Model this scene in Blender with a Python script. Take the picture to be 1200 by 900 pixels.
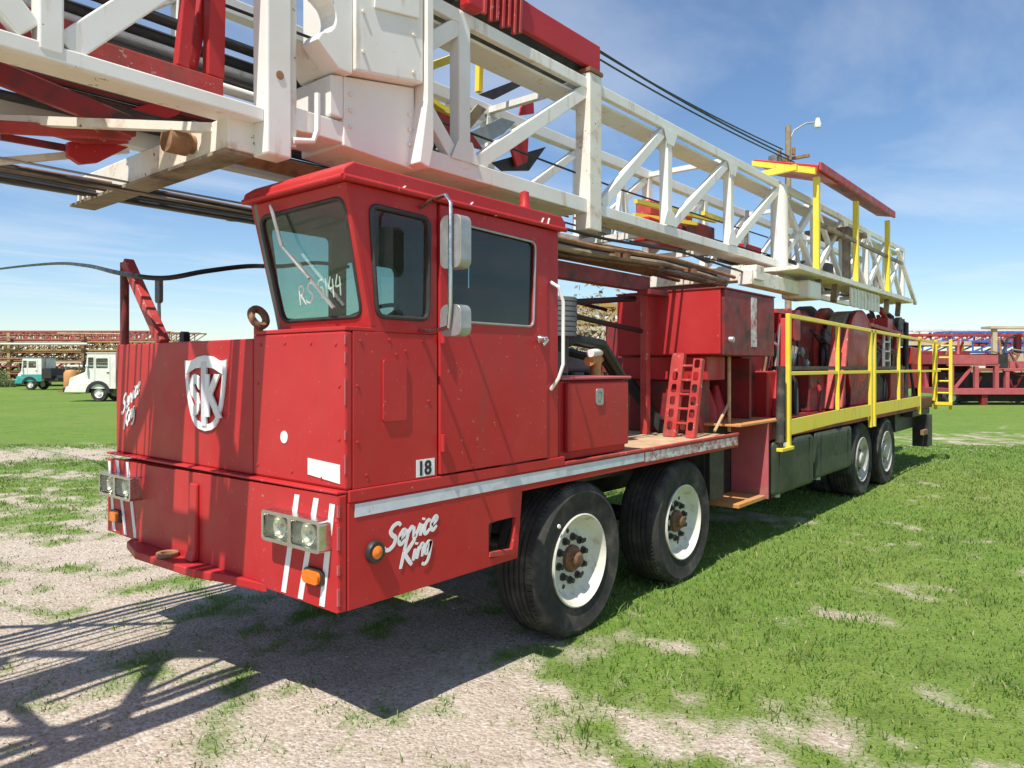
import bpy, bmesh, math, random
import numpy as np
from mathutils import Vector, Matrix
from mathutils.geometry import tessellate_polygon
R = math.radians
rnd = random.Random(7)
scene = bpy.context.scene
for o in list(bpy.data.objects): bpy.data.objects.remove(o)
COL = scene.collection

# ------------------------------------------------------------------ camera, sky, sun, exposure
# world frame: X runs back along the rig, Y across it to its far side, Z up; the rig's near front corner is over the origin
CAM = Vector((-2.40, -3.13, 2.0))
YAW = math.atan2(719.0, 864.0)
FWD = Vector((math.cos(YAW), math.sin(YAW), 0)); RGT = Vector((math.sin(YAW), -math.cos(YAW), 0))
cam = bpy.data.cameras.new('camera'); cam_o = bpy.data.objects.new('camera', cam); COL.objects.link(cam_o)
cam.sensor_width = 36; cam.lens = 36 * 864 / 1200; cam.shift_y = -20 / 1200; cam.clip_end = 4000; cam.clip_start = .05
cam_o.location = CAM
cam_o.matrix_world = Matrix((( RGT.x, 0, -FWD.x, CAM.x), (RGT.y, 0, -FWD.y, CAM.y), (0, 1, 0, CAM.z), (0, 0, 0, 1)))
scene.camera = cam_o

SUN = Vector((-.54, -.12, 1.0)).normalized()
sl = bpy.data.lights.new('sun', 'SUN'); sl.energy = 5.0; sl.angle = R(.5); sl.color = (1, .95, .87)
so = bpy.data.objects.new('sun', sl); COL.objects.link(so); so.location = (-10, -5, 30)
so.rotation_euler = SUN.to_track_quat('Z', 'Y').to_euler()
w = bpy.data.worlds.new('World'); scene.world = w; w.use_nodes = True
nt = w.node_tree; nt.nodes.clear()
def N(t, k, **kw):
    n = t.nodes.new(k)
    for a, b in kw.items():
        if a.startswith('_'): setattr(n, a[1:], b)
        else:
            try: n.inputs[a.replace('_', ' ')].default_value = b
            except KeyError: n.inputs[a].default_value = b
    return n
sky = N(nt, 'ShaderNodeTexSky', _sky_type='NISHITA', _sun_disc=False)
sky.sun_elevation = math.asin(SUN.z); sky.sun_rotation = math.atan2(SUN.x, SUN.y)
sky.altitude = 300; sky.air_density = 1.0; sky.dust_density = .35; sky.ozone_density = 2.6
tc = N(nt, 'ShaderNodeTexCoord')
sep = N(nt, 'ShaderNodeSeparateXYZ'); nt.links.new(tc.outputs['Generated'], sep.inputs[0])
# thin cirrus: direction divided by height so that it lies on a high flat layer
mx = N(nt, 'ShaderNodeMath', _operation='MAXIMUM'); nt.links.new(sep.outputs[2], mx.inputs[0]); mx.inputs[1].default_value = .06
dv = N(nt, 'ShaderNodeVectorMath', _operation='DIVIDE'); nt.links.new(tc.outputs['Generated'], dv.inputs[0])
cb = N(nt, 'ShaderNodeCombineXYZ'); [nt.links.new(mx.outputs[0], cb.inputs[i]) for i in range(3)]; nt.links.new(cb.outputs[0], dv.inputs[1])
mp = N(nt, 'ShaderNodeMapping'); mp.inputs['Scale'].default_value = (.34, .62, .4); mp.inputs['Rotation'].default_value = (0, 0, R(-20)); mp.inputs['Location'].default_value = (.6, 1.9, 0)
nt.links.new(dv.outputs[0], mp.inputs[0])
n1 = N(nt, 'ShaderNodeTexNoise', Scale=.9, Detail=9.0, Roughness=.58, Distortion=.35); nt.links.new(mp.outputs[0], n1.inputs['Vector'])
rp = N(nt, 'ShaderNodeValToRGB'); rp.color_ramp.elements[0].position = .47; rp.color_ramp.elements[0].color = (.03, .03, .03, 1)
rp.color_ramp.elements[1].position = .80; rp.color_ramp.elements[1].color = (.60, .60, .60, 1); nt.links.new(n1.outputs['Fac'], rp.inputs[0])
mixc = N(nt, 'ShaderNodeMix', _data_type='RGBA'); nt.links.new(rp.outputs[0], mixc.inputs['Factor'])
hsv = N(nt, 'ShaderNodeHueSaturation', Saturation=1.12, Value=1.30); nt.links.new(sky.outputs[0], hsv.inputs['Color']); nt.links.new(hsv.outputs[0], mixc.inputs[6]); mixc.inputs[7].default_value = (8.2, 8.6, 9.2, 1)
bg = N(nt, 'ShaderNodeBackground', Strength=.088); nt.links.new(mixc.outputs[2], bg.inputs[0])
wo = N(nt, 'ShaderNodeOutputWorld'); nt.links.new(bg.outputs[0], wo.inputs[0])
vs = scene.view_settings; vs.view_transform = 'Standard'; vs.look = 'None'; vs.exposure = .40; vs.gamma = 1; vs.use_curve_mapping = False
scene.cycles.max_bounces = 8; scene.cycles.transparent_max_bounces = 16
try: scene.cycles.use_denoising = True
except Exception: pass

# ------------------------------------------------------------------ materials
MATS = {}
def mat(name, col, rough=.5, metal=0., var=.0, vcol=None, vscale=3., stain=None, stain_amt=0., stain_scale=5., streak=False,
        bump=0., bscale=40., spec=.5, chips=None, chip_amt=0., chip_scale=14.):
    """painted or worn surface: base colour with slow variation, stains (optionally running down) and paint chips, all in object space"""
    m = bpy.data.materials.new(name); m.use_nodes = True; t = m.node_tree; b = t.nodes['Principled BSDF']
    b.inputs['Roughness'].default_value = rough; b.inputs['Metallic'].default_value = metal; b.inputs['Specular IOR Level'].default_value = spec
    tc = t.nodes.new('ShaderNodeTexCoord'); src = tc.outputs['Object']
    def noise(scale, detail=6., rgh=.6, squash=None):
        n = t.nodes.new('ShaderNodeTexNoise'); n.inputs['Scale'].default_value = scale; n.inputs['Detail'].default_value = detail; n.inputs['Roughness'].default_value = rgh
        if squash:
            mm = t.nodes.new('ShaderNodeMapping'); mm.inputs['Scale'].default_value = squash; t.links.new(src, mm.inputs[0]); t.links.new(mm.outputs[0], n.inputs['Vector'])
        else: t.links.new(src, n.inputs['Vector'])
        return n.outputs['Fac']
    def ramp(f, a, c):
        r = t.nodes.new('ShaderNodeMapRange'); r.inputs[1].default_value = a; r.inputs[2].default_value = c; t.links.new(f, r.inputs[0]); return r.outputs[0]
    def mix(f, a, c):
        x = t.nodes.new('ShaderNodeMix'); x.data_type = 'RGBA'
        t.links.new(f, x.inputs['Factor'])
        for v, i in ((a, 6), (c, 7)):
            if isinstance(v, tuple): x.inputs[i].default_value = (*v, 1)
            else: t.links.new(v, x.inputs[i])
        return x.outputs[2]
    cur = tuple(col)
    if var or vcol:
        cur = mix(ramp(noise(vscale), .35, .68), cur, tuple(vcol) if vcol else tuple(min(1, c * (1 + var)) for c in col))
    if stain:
        lo = .66 - .3 * stain_amt
        f = ramp(noise(stain_scale, 8., .65, (1, 1, .16) if streak else None), lo, lo + .22)
        cur = mix(f, cur, tuple(stain))
    if chips:
        lo = .74 - .25 * chip_amt
        cur = mix(ramp(noise(chip_scale, 4., .7), lo, lo + .03), cur, tuple(chips))
    if isinstance(cur, tuple): b.inputs['Base Color'].default_value = (*cur, 1)
    else: t.links.new(cur, b.inputs['Base Color'])
    rr = t.nodes.new('ShaderNodeMapRange'); rr.inputs[1].default_value = .3; rr.inputs[2].default_value = .7
    rr.inputs[3].default_value = max(.03, rough - .1); rr.inputs[4].default_value = min(1, rough + .14)
    t.links.new(noise(vscale * 2.3), rr.inputs[0]); t.links.new(rr.outputs[0], b.inputs['Roughness'])
    if bump:
        bp = t.nodes.new('ShaderNodeBump'); bp.inputs['Strength'].default_value = bump; bp.inputs['Distance'].default_value = .02
        t.links.new(noise(bscale, 5.), bp.inputs['Height']); t.links.new(bp.outputs[0], b.inputs['Normal'])
    MATS[name] = m; return m
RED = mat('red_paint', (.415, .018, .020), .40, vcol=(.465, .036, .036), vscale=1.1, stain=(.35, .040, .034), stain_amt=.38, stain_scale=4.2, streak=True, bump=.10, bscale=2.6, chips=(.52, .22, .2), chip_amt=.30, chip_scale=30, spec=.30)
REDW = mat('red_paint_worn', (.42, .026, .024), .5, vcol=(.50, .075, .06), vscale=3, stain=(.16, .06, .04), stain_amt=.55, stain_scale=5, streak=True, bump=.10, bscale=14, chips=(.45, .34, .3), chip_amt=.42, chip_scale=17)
REDD = mat('red_paint_grimy_shaded', (.24, .014, .018), .55, vcol=(.32, .03, .03), vscale=4, stain=(.05, .025, .02), stain_amt=.75, stain_scale=4, bump=.08, bscale=12)  # dark grimy red, also the painted-in shade of the housing's side
PINK = mat('faded_red_paint', (.46, .10, .11), .6, vcol=(.40, .07, .08), vscale=3, stain=(.3, .16, .12), stain_amt=.4, stain_scale=4, bump=.05)
WHITE = mat('white_paint', (.80, .79, .74), .42, vcol=(.72, .69, .61), vscale=1.5, stain=(.46, .31, .16), stain_amt=.30, stain_scale=6.5, streak=True, bump=.05, bscale=9, chips=(.30, .15, .07), chip_amt=.14, chip_scale=21)
WHITER = mat('white_paint_rusty', (.78, .76, .69), .5, vcol=(.72, .66, .53), vscale=2, stain=(.40, .22, .09), stain_amt=.40, stain_scale=5.5, streak=False, bump=.08, bscale=12, chips=(.20, .09, .04), chip_amt=.4, chip_scale=15)
DECAL = mat('white_lettering', (.82, .82, .80), .45, vcol=(.72, .72, .70), vscale=9, chips=(.5, .12, .12), chip_amt=.30, chip_scale=38)
TAPE = mat('reflective_tape', (.52, .56, .60), .35, vcol=(.66, .69, .72), vscale=7, stain=(.35, .28, .26), stain_amt=.4, stain_scale=6, chips=(.36, .05, .05), chip_amt=.2, chip_scale=22)
TAPEW = mat('torn_reflective_tape', (.60, .60, .60), .5, vcol=(.7, .68, .64), vscale=6, stain=(.40, .10, .09), stain_amt=.85, stain_scale=11, chips=(.36, .05, .05), chip_amt=.65, chip_scale=18)
YEL = mat('yellow_paint', (.86, .63, .03), .42, vcol=(.80, .66, .09), vscale=4, stain=(.38, .22, .08), stain_amt=.28, stain_scale=7, streak=True, chips=(.25, .12, .06), chip_amt=.28, chip_scale=24, bump=.04)
ORG = mat('orange_paint', (.62, .24, .05), .55, vcol=(.52, .26, .11), vscale=6, stain=(.3, .2, .12), stain_amt=.5, stain_scale=9)
TAN = mat('dusty_deck_plate', (.50, .37, .22), .85, vcol=(.40, .25, .14), vscale=4, stain=(.34, .10, .08), stain_amt=.42, stain_scale=5, bump=.25, bscale=30)
RUST = mat('rusty_steel', (.20, .10, .05), .75, vcol=(.36, .20, .10), vscale=4, stain=(.10, .05, .03), stain_amt=.5, stain_scale=6, bump=.15, bscale=24)
BROWN = mat('weathered_pipe', (.20, .15, .10), .7, vcol=(.36, .30, .22), vscale=2.4, stain=(.06, .04, .03), stain_amt=.6, stain_scale=3)
BLACK = mat('black_steel', (.018, .017, .016), .5, vcol=(.045, .04, .036), vscale=6, bump=.06)
RUBBER = mat('tyre_rubber', (.026, .025, .024), .8, vcol=(.070, .064, .056), vscale=4, stain=(.13, .112, .088), stain_amt=.42, stain_scale=4, bump=.18, bscale=60, spec=.25)
HOSE = mat('black_hose', (.012, .012, .012), .42)
GREEN = mat('dark_green_tank_paint', (.028, .040, .022), .5, vcol=(.045, .058, .035), vscale=4, stain=(.07, .06, .045), stain_amt=.5, stain_scale=5, streak=True, bump=.04, bscale=8)
CHROME = mat('worn_chrome', (.62, .62, .60), .24, 1., vcol=(.52, .51, .47), vscale=8)
STEEL = mat('galvanised_steel', (.48, .48, .47), .45, .7, vcol=(.36, .36, .35), vscale=7)
CRIM = mat('cream_wheel_paint', (.70, .68, .58), .5, vcol=(.60, .57, .47), vscale=6, stain=(.36, .27, .17), stain_amt=.45, stain_scale=9, chips=(.2, .1, .05), chip_amt=.2, chip_scale=30)
GRIM = mat('grey_wheel_paint', (.48, .47, .42), .65, vcol=(.36, .34, .29), vscale=6, stain=(.22, .16, .10), stain_amt=.5, stain_scale=8)  # duller and greyer than the cream front rims
HUBM = mat('rusty_hub', (.11, .055, .03), .7, vcol=(.30, .14, .06), vscale=14, stain=(.03, .02, .015), stain_amt=.6, stain_scale=16)
DGREY = mat('dark_grey_filter', (.075, .085, .09), .5, vcol=(.14, .15, .15), vscale=4)
GREY = mat('grey_machinery', (.12, .13, .14), .55, vcol=(.2, .2, .2), vscale=5, stain=(.05, .04, .03), stain_amt=.5, stain_scale=8)
LENS_A = mat('amber_lens', (.75, .20, .015), .18, vcol=(.62, .14, .01), vscale=30)
CABIN = mat('cab_interior_trim', (.15, .18, .15), .8, vcol=(.22, .24, .20), vscale=5)
SEATM = mat('seat_vinyl', (.035, .033, .03), .6)
WOOD = mat('weathered_wood', (.27, .20, .13), .85, vcol=(.36, .29, .21), vscale=5, bump=.2)
REFL = mat('lamp_reflector', (.85, .85, .80), .22, .6, vcol=(.7, .7, .62), vscale=12)
BLUE = mat('blue_paint', (.05, .11, .36), .5, vcol=(.09, .17, .42), vscale=3, stain=(.3, .18, .1), stain_amt=.3)
TEAL = mat('teal_paint', (.03, .30, .27), .45, vcol=(.06, .36, .33), vscale=2)
def glass(name, tint, frac):
    m = bpy.data.materials.new(name); m.use_nodes = True; t = m.node_tree; t.nodes.clear()
    tr = N(t, 'ShaderNodeBsdfTransparent', Color=(*tint, 1)); gl = N(t, 'ShaderNodeBsdfGlossy', Color=(.9, .95, .95, 1), Roughness=.02)
    df = N(t, 'ShaderNodeBsdfDiffuse', Color=(.30, .31, .28, 1)); lw = N(t, 'ShaderNodeFresnel', IOR=1.52)
    no = N(t, 'ShaderNodeTexNoise', Scale=4.0, Detail=6.0); c = N(t, 'ShaderNodeTexCoord'); t.links.new(c.outputs['Object'], no.inputs['Vector'])
    mr = N(t, 'ShaderNodeMapRange'); mr.inputs[1].default_value = .35; mr.inputs[2].default_value = .8; mr.inputs[3].default_value = frac * .3; mr.inputs[4].default_value = frac
    t.links.new(no.outputs['Fac'], mr.inputs[0])
    a = N(t, 'ShaderNodeMixShader'); t.links.new(mr.outputs[0], a.inputs[0]); t.links.new(tr.outputs[0], a.inputs[1]); t.links.new(df.outputs[0], a.inputs[2])
    b = N(t, 'ShaderNodeMixShader'); t.links.new(lw.outputs[0], b.inputs[0]); t.links.new(a.outputs[0], b.inputs[1]); t.links.new(gl.outputs[0], b.inputs[2])
    ge = N(t, 'ShaderNodeNewGeometry'); iv = N(t, 'ShaderNodeMath', _operation='SUBTRACT'); iv.inputs[0].default_value = 1; t.links.new(ge.outputs['Backfacing'], iv.inputs[1])
    mu = N(t, 'ShaderNodeMath', _operation='MULTIPLY'); t.links.new(lw.outputs[0], mu.inputs[0]); t.links.new(iv.outputs[0], mu.inputs[1]); t.links.new(mu.outputs[0], b.inputs[0])
    o = N(t, 'ShaderNodeOutputMaterial'); t.links.new(b.outputs[0], o.inputs[0]); return m
GLASS = glass('dusty_window_glass', (.68, .78, .74), .05)
GLASSF = glass('green_tinted_windscreen', (.74, .88, .82), .07)
GLASSD = glass('dark_window_glass', (.50, .58, .57), .06)
LENS = glass('clear_lamp_lens', (.95, .96, .90), .16)

# ------------------------------------------------------------------ mesh helpers
class MB:
    def __init__(s): s.v = []; s.f = []
    def add(s, vs, fs):
        b = len(s.v); s.v += [tuple(p) for p in vs]; s.f += [tuple(i + b for i in f) for f in fs]; return s
    def box(s, x0, x1, y0, y1, z0, z1):
        return s.add([(x0,y0,z0),(x1,y0,z0),(x1,y1,z0),(x0,y1,z0),(x0,y0,z1),(x1,y0,z1),(x1,y1,z1),(x0,y1,z1)],
                     [(0,3,2,1),(4,5,6,7),(0,1,5,4),(1,2,6,5),(2,3,7,6),(3,0,4,7)])
    def bar(s, p, q, wd, h=None, up=(0, 0, 1)):
        """square bar from p to q: wd across, h along up"""
        p, q = Vector(p), Vector(q); h = h or wd; d = (q - p).normalized(); up = Vector(up)
        sd = d.cross(up)
        if sd.length < 1e-4: sd = d.cross(Vector((1, 0, 0)))
        sd.normalize(); u = sd.cross(d).normalized(); a, b = sd * wd / 2, u * h / 2
        return s.add([p-a-b, p+a-b, p+a+b, p-a+b, q-a-b, q+a-b, q+a+b, q-a+b], [(3,2,1,0),(4,5,6,7),(0,1,5,4),(1,2,6,5),(2,3,7,6),(3,0,4,7)])
    def tube(s, pts, r, n=10, cap=True):
        pts = [Vector(p) for p in pts]; rings = []; ref = None
        for i, p in enumerate(pts):
            d = ((pts[min(i+1, len(pts)-1)] - pts[max(i-1, 0)])).normalized()
            if ref is None: ref = d.orthogonal().normalized()
            else: ref = (ref - d * ref.dot(d)).normalized()
            bi = d.cross(ref); rr = r[i] if isinstance(r, (list, tuple)) else r
            rings.append([p + (ref * math.cos(2*math.pi*k/n) + bi * math.sin(2*math.pi*k/n)) * rr for k in range(n)])
        b = [x for ring in rings for x in ring]; f = []
        for i in range(len(pts)-1):
            for k in range(n): f.append((i*n+k, i*n+(k+1) % n, (i+1)*n+(k+1) % n, (i+1)*n+k))
        if cap: f.append(tuple(range(n))[::-1]); f.append(tuple((len(pts)-1)*n+k for k in range(n)))
        return s.add(b, f)
    def lathe(s, prof, c, ax, n=32):
        """prof: (radius, distance along ax)"""
        c, ax = Vector(c), Vector(ax).normalized(); e = ax.orthogonal().normalized(); g = ax.cross(e); vs = []; fs = []
        for r, h in prof:
            for k in range(n):
                t = 2*math.pi*k/n; vs.append(c + ax*h + (e*math.cos(t) + g*math.sin(t))*max(r, 1e-4))
        for i in range(len(prof)-1):
            for k in range(n): fs.append((i*n+k, i*n+(k+1) % n, (i+1)*n+(k+1) % n, (i+1)*n+k))
        return s.add(vs, fs)
    def prism(s, poly, holes, O, U, V, T):
        """flat plate: outline and holes given in (a, b), placed at O + aU + bV, thickness vector T"""
        O, U, V, T = Vector(O), Vector(U), Vector(V), Vector(T); loops = [list(poly)] + [list(h) for h in holes]
        flat = [p for l in loops for p in l]; tri = tessellate_polygon([[Vector((a, b, 0)) for a, b in l] for l in loops])
        n = len(flat); base = [O + U*a + V*b for a, b in flat]; f = [tuple(t) for t in tri] + [tuple(i + n for i in t)[::-1] for t in tri]
        k = 0
        for l in loops:
            m = len(l)
            for i in range(m): f.append((k+i, k+(i+1) % m, k+(i+1) % m+n, k+i+n))
            k += m
        return s.add(base + [p + T for p in base], f)
    def build(s, name, m, parent=None, bevel=0., smooth=False, off=None, seg=2):
        me = bpy.data.meshes.new(name); off = Vector(off) if off is not None else (root_loc(parent) if parent else Vector())
        me.from_pydata([tuple(Vector(p) - off) for p in s.v], [], s.f)
        bm = bmesh.new(); bm.from_mesh(me); bmesh.ops.recalc_face_normals(bm, faces=bm.faces); bm.to_mesh(me); bm.free()
        o = bpy.data.objects.new(name, me); COL.objects.link(o); me.materials.append(m)
        if parent: o.parent = parent
        if smooth:
            me.polygons.foreach_set('use_smooth', [True]*len(me.polygons))
            try: me.set_sharp_from_angle(angle=R(38))
            except Exception: pass
        if bevel:
            b = o.modifiers.new('bevel', 'BEVEL'); b.width = bevel; b.segments = seg; b.limit_method = 'ANGLE'; b.angle_limit = R(40)
        return o
def root_loc(o):
    v = Vector()
    while o: v += o.location; o = o.parent
    return v
def tag(o, label=None, cat=None, group=None, kind=None):
    for k, v in (('label', label), ('category', cat), ('group', group), ('kind', kind)):
        if v: o[k] = v
    return o
def thing(name, label, cat, loc=(0, 0, 0), group=None):
    o = bpy.data.objects.new(name, None); COL.objects.link(o); o.location = loc; o.empty_display_size = .2; return tag(o, label, cat, group)
def part_empty(name, parent, loc=None):
    o = bpy.data.objects.new(name, None); COL.objects.link(o); o.parent = parent
    if loc is not None: o.location = Vector(loc) - root_loc(parent)
    return o
def copy_tree(o, parent=None):
    c = o.copy(); COL.objects.link(c); c.parent = parent
    for ch in [x for x in bpy.data.objects if x.parent == o]: copy_tree(ch, c)
    return c
def rrect(a0, a1, b0, b1, r, n=5):
    out = []
    for cx, cy, t0 in ((a1-r, b1-r, 0), (a0+r, b1-r, 90), (a0+r, b0+r, 180), (a1-r, b0+r, 270)):
        for k in range(n+1):
            t = R(t0 + 90*k/n); out.append((cx + r*math.cos(t), cy + r*math.sin(t)))
    return out
def rpoly(pts, r, n=4):
    """polygon with rounded corners"""
    out = []; m = len(pts)
    for i in range(m):
        p = Vector((*pts[i], 0)); a = (Vector((*pts[i-1], 0)) - p).normalized(); b = (Vector((*pts[(i+1) % m], 0)) - p).normalized()
        for k in range(n+1):
            t = k/n; q = (p + a*r)*(1-t)**2 + p*2*t*(1-t) + (p + b*r)*t*t; out.append((q.x, q.y))
    return out
def text_mb(body, size, O, U, V, T, shear=0., bold=0., spacing=1.):
    """letters as thin solid shapes lying on the plane O + aU + bV"""
    cu = bpy.data.curves.new('t', 'FONT'); cu.body = body; cu.size = size; cu.shear = shear; cu.offset = bold; cu.space_character = spacing; cu.resolution_u = 3
    ob = bpy.data.objects.new('t', cu); COL.objects.link(ob); dg = bpy.context.evaluated_depsgraph_get(); dg.update()
    me = bpy.data.meshes.new_from_object(ob.evaluated_get(dg)); mb = MB(); O, U, V, T = Vector(O), Vector(U), Vector(V), Vector(T)
    n = len(me.vertices); vs = [O + U*v.co.x + V*v.co.y for v in me.vertices]
    fs = [tuple(p.vertices) for p in me.polygons]; cnt = {}
    for f in fs:
        for i in range(len(f)):
            e = (f[i], f[(i+1) % len(f)]); cnt[tuple(sorted(e))] = cnt.get(tuple(sorted(e)), []) + [e]
    allf = fs + [tuple(i+n for i in f)[::-1] for f in fs] + [(e[0][0], e[0][1], e[0][1]+n, e[0][0]+n) for e in cnt.values() if len(e) == 1]
    mb.add(vs + [p + T for p in vs], allf)
    bpy.data.objects.remove(ob); bpy.data.curves.remove(cu); bpy.data.meshes.remove(me); return mb
def at(px, py, X=None, Y=None, Z=None):
    d = FWD + RGT*((px-600)/864.) + Vector((0, 0, -(py-430)/864.))
    t = (X-CAM.x)/d.x if X is not None else (Y-CAM.y)/d.y if Y is not None else (Z-CAM.z)/d.z
    return CAM + d*t
def ss(a, b, x): t = np.clip((x-a)/(b-a), 0, 1); return t*t*(3-2*t)

# ------------------------------------------------------------------ the ground
def vnoise(x, y, seed=0):
    """smooth value noise on arrays"""
    xi = np.floor(x).astype(np.int64); yi = np.floor(y).astype(np.int64); fx = x-xi; fy = y-yi
    def h(i, j):
        n = (i*374761393 + j*668265263 + seed*1442695041) & 0x7fffffff; n = ((n ^ (n >> 13))*1274126177) & 0x7fffffff
        return ((n ^ (n >> 16)) & 0xffff)/65535.
    u = fx*fx*(3-2*fx); v = fy*fy*(3-2*fy)
    return (h(xi, yi)*(1-u)+h(xi+1, yi)*u)*(1-v) + (h(xi, yi+1)*(1-u)+h(xi+1, yi+1)*u)*v
def fbm(x, y, seed=0, o=4):
    s = 0; a = .5
    for k in range(o): s = s + a*vnoise(x*2**k, y*2**k, seed+k); a *= .5
    return s/.94
def cover(x, y):
    """how much of the ground is grass at (x, y), 0..1: gravel lot in front, turf behind and to the right"""
    dx = x-CAM.x; dy = y-CAM.y; d = dx*FWD.x+dy*FWD.y; r = dx*RGT.x+dy*RGT.y
    left = .40 + .55*ss(7.2, 11.5, d) + .6*ss(14, 21, d)
    right = .44 + .92*ss(3.65, 5.0, d + .42*(r-1.0))
    t = ss(-.15, .75, r + .05*(d-5))
    D = left*(1-t) + right*t
    D = D - 1.0*np.exp(-(((r+11.5)/4.0)**2 + ((d-17.3)/1.5)**2))          # worn dirt strip across the lot
    for cr, cd, ar, ad, k in ((2.75, 5.9, .55, .20, .9), (1.1, 5.35, .8, .26, .75), (3.2, 9.8, 1.1, .8, .5), (12.2, 21, 2.6, 2.4, .7), (3.6, 6.5, .5, .3, .6), (4.6, 5.0, .5, .5, .25), (5.2, 7.2, .8, .25, .5)):
        D = D - k*np.exp(-(((r-cr)/ar)**2 + ((d-cd)/ad)**2))
    return D + .9*ss(22, 30, d)
def grass_mask(x, y):
    n = fbm(x*1.1+31, y*1.1+7, 3, 4); n2 = fbm(x*4.6, y*4.6+50, 11, 3)
    k = (.42*n+.58*n2-.5)*2.9+.5
    return np.clip((cover(x, y) - 1.0 + k)*1.35 + .42, 0, 1)
def ground_h(x, y): return (1-ss(7.5, 10, np.hypot((x-3)/1.3, y-2.5)))*(fbm(x*.6, y*.6, 21, 3)-.5)*.05 + (fbm(x*4, y*4, 5, 3)-.5)*.018 - .004
axx = np.concatenate([-np.geomspace(2500, 9, 34), np.arange(-8.6, 26, .08), np.geomspace(26.3, 2500, 60)])
axy = np.concatenate([-np.geomspace(2500, 9, 34), np.arange(-8.6, 14, .075), np.geomspace(14.3, 2500, 60)])
gx, gy = np.meshgrid(axx, axy, indexing='ij'); nx, ny = gx.shape
gz = ground_h(gx, gy)
me = bpy.data.meshes.new('ground')
co = np.stack([gx, gy, gz], -1).reshape(-1, 3); idx = np.arange(nx*ny).reshape(nx, ny)
q = np.stack([idx[:-1, :-1], idx[1:, :-1], idx[1:, 1:], idx[:-1, 1:]], -1).reshape(-1, 4)
me.vertices.add(len(co)); me.vertices.foreach_set('co', co.ravel().astype(np.float32))
me.loops.add(q.size); me.loops.foreach_set('vertex_index', q.ravel().astype(np.int32)); me.polygons.add(len(q))
me.polygons.foreach_set('loop_start', np.arange(0, q.size, 4, dtype=np.int32)); me.update(calc_edges=True)
me.polygons.foreach_set('use_smooth', [True]*len(q))
at_ = me.attributes.new('turf', 'FLOAT', 'POINT'); at_.data.foreach_set('value', grass_mask(gx, gy).ravel().astype(np.float32))
gm = bpy.data.materials.new('gravel_and_turf'); gm.use_nodes = True; t = gm.node_tree; b = t.nodes['Principled BSDF']; b.inputs['Roughness'].default_value = .95; b.inputs['Specular IOR Level'].default_value = .15
tc = N(t, 'ShaderNodeTexCoord'); P = tc.outputs['Object']
def gn(scale, det=6., rg=.6): n = N(t, 'ShaderNodeTexNoise', Scale=scale, Detail=det, Roughness=rg); t.links.new(P, n.inputs['Vector']); return n.outputs['Fac']
def gr(f, stops):
    r = N(t, 'ShaderNodeValToRGB'); t.links.new(f, r.inputs[0]); el = r.color_ramp.elements
    while len(el) < len(stops): el.new(.5)
    for e, (p, c) in zip(el, stops): e.position = p; e.color = (*c, 1)
    return r.outputs[0]
def gmix(f, a, c, mode='MIX'):
    x = N(t, 'ShaderNodeMix', _data_type='RGBA', _blend_type=mode)
    if isinstance(f, float): x.inputs['Factor'].default_value = f
    else: t.links.new(f, x.inputs['Factor'])
    for v, i in ((a, 6), (c, 7)):
        if isinstance(v, tuple): x.inputs[i].default_value = (*v, 1)
        else: t.links.new(v, x.inputs[i])
    return x.outputs[2]
vor = N(t, 'ShaderNodeTexVoronoi', Scale=42.0); t.links.new(P, vor.inputs['Vector'])
hs = N(t, 'ShaderNodeSeparateColor'); t.links.new(vor.outputs['Color'], hs.inputs[0])
peb = gr(hs.outputs[0], [(0, (.24, .18, .135)), (.3, (.42, .33, .255)), (.62, (.52, .435, .35)), (.85, (.60, .52, .43)), (1, (.68, .63, .56))])
dirt = gr(gn(2.2), [(.3, (.37, .315, .24)), (.5, (.47, .41, .33)), (.72, (.56, .50, .415))])
vo2 = N(t, 'ShaderNodeTexVoronoi', Scale=95.0); t.links.new(P, vo2.inputs['Vector']); h2 = N(t, 'ShaderNodeSeparateColor'); t.links.new(vo2.outputs['Color'], h2.inputs[0])
peb = gmix(gr(gn(6., 5.), [(.42, (0, 0, 0)), (.6, (1, 1, 1))]), peb, gr(h2.outputs[1], [(0, (.22, .165, .12)), (.4, (.44, .355, .27)), (.8, (.58, .50, .40)), (1, (.72, .67, .60))]))
grav = gmix(.68, dirt, peb)
grav = gmix(gr(gn(.7, 4.), [(.45, (0, 0, 0)), (.75, (.4, .4, .4))]), grav, (.36, .285, .205))
turf = gr(gn(9., 8., .7), [(.28, (.05, .075, .018)), (.42, (.095, .18, .026)), (.58, (.15, .245, .042)), (.78, (.32, .32, .13))])
turf = gmix(gr(gn(.35, 5.), [(.35, (0, 0, 0)), (.7, (.6, .6, .6))]), turf, (.13, .215, .035))
turf = gmix(gr(gn(.13, 7., .68), [(.44, (0, 0, 0)), (.66, (.75, .75, .75))]), turf, (.19, .245, .055))
turf = gmix(gr(gn(1.7, 7., .7), [(.50, (0, 0, 0)), (.72, (.7, .7, .7))]), turf, (.075, .125, .022))
a_ = N(t, 'ShaderNodeAttribute', _attribute_name='turf')
ad = N(t, 'ShaderNodeMath', _operation='ADD'); t.links.new(a_.outputs['Fac'], ad.inputs[0])
nz = N(t, 'ShaderNodeMapRange'); t.links.new(gn(22., 5., .7), nz.inputs[0]); nz.inputs[3].default_value = -.55; nz.inputs[4].default_value = .45; t.links.new(nz.outputs[0], ad.inputs[1])
cl = N(t, 'ShaderNodeMapRange'); t.links.new(ad.outputs[0], cl.inputs[0]); cl.inputs[1].default_value = .2; cl.inputs[2].default_value = .9
t.links.new(gmix(cl.outputs[0], grav, turf), b.inputs['Base Color'])
bp = N(t, 'ShaderNodeBump', Strength=.75, Distance=.03); hh = N(t, 'ShaderNodeMath', _operation='ADD')
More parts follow.
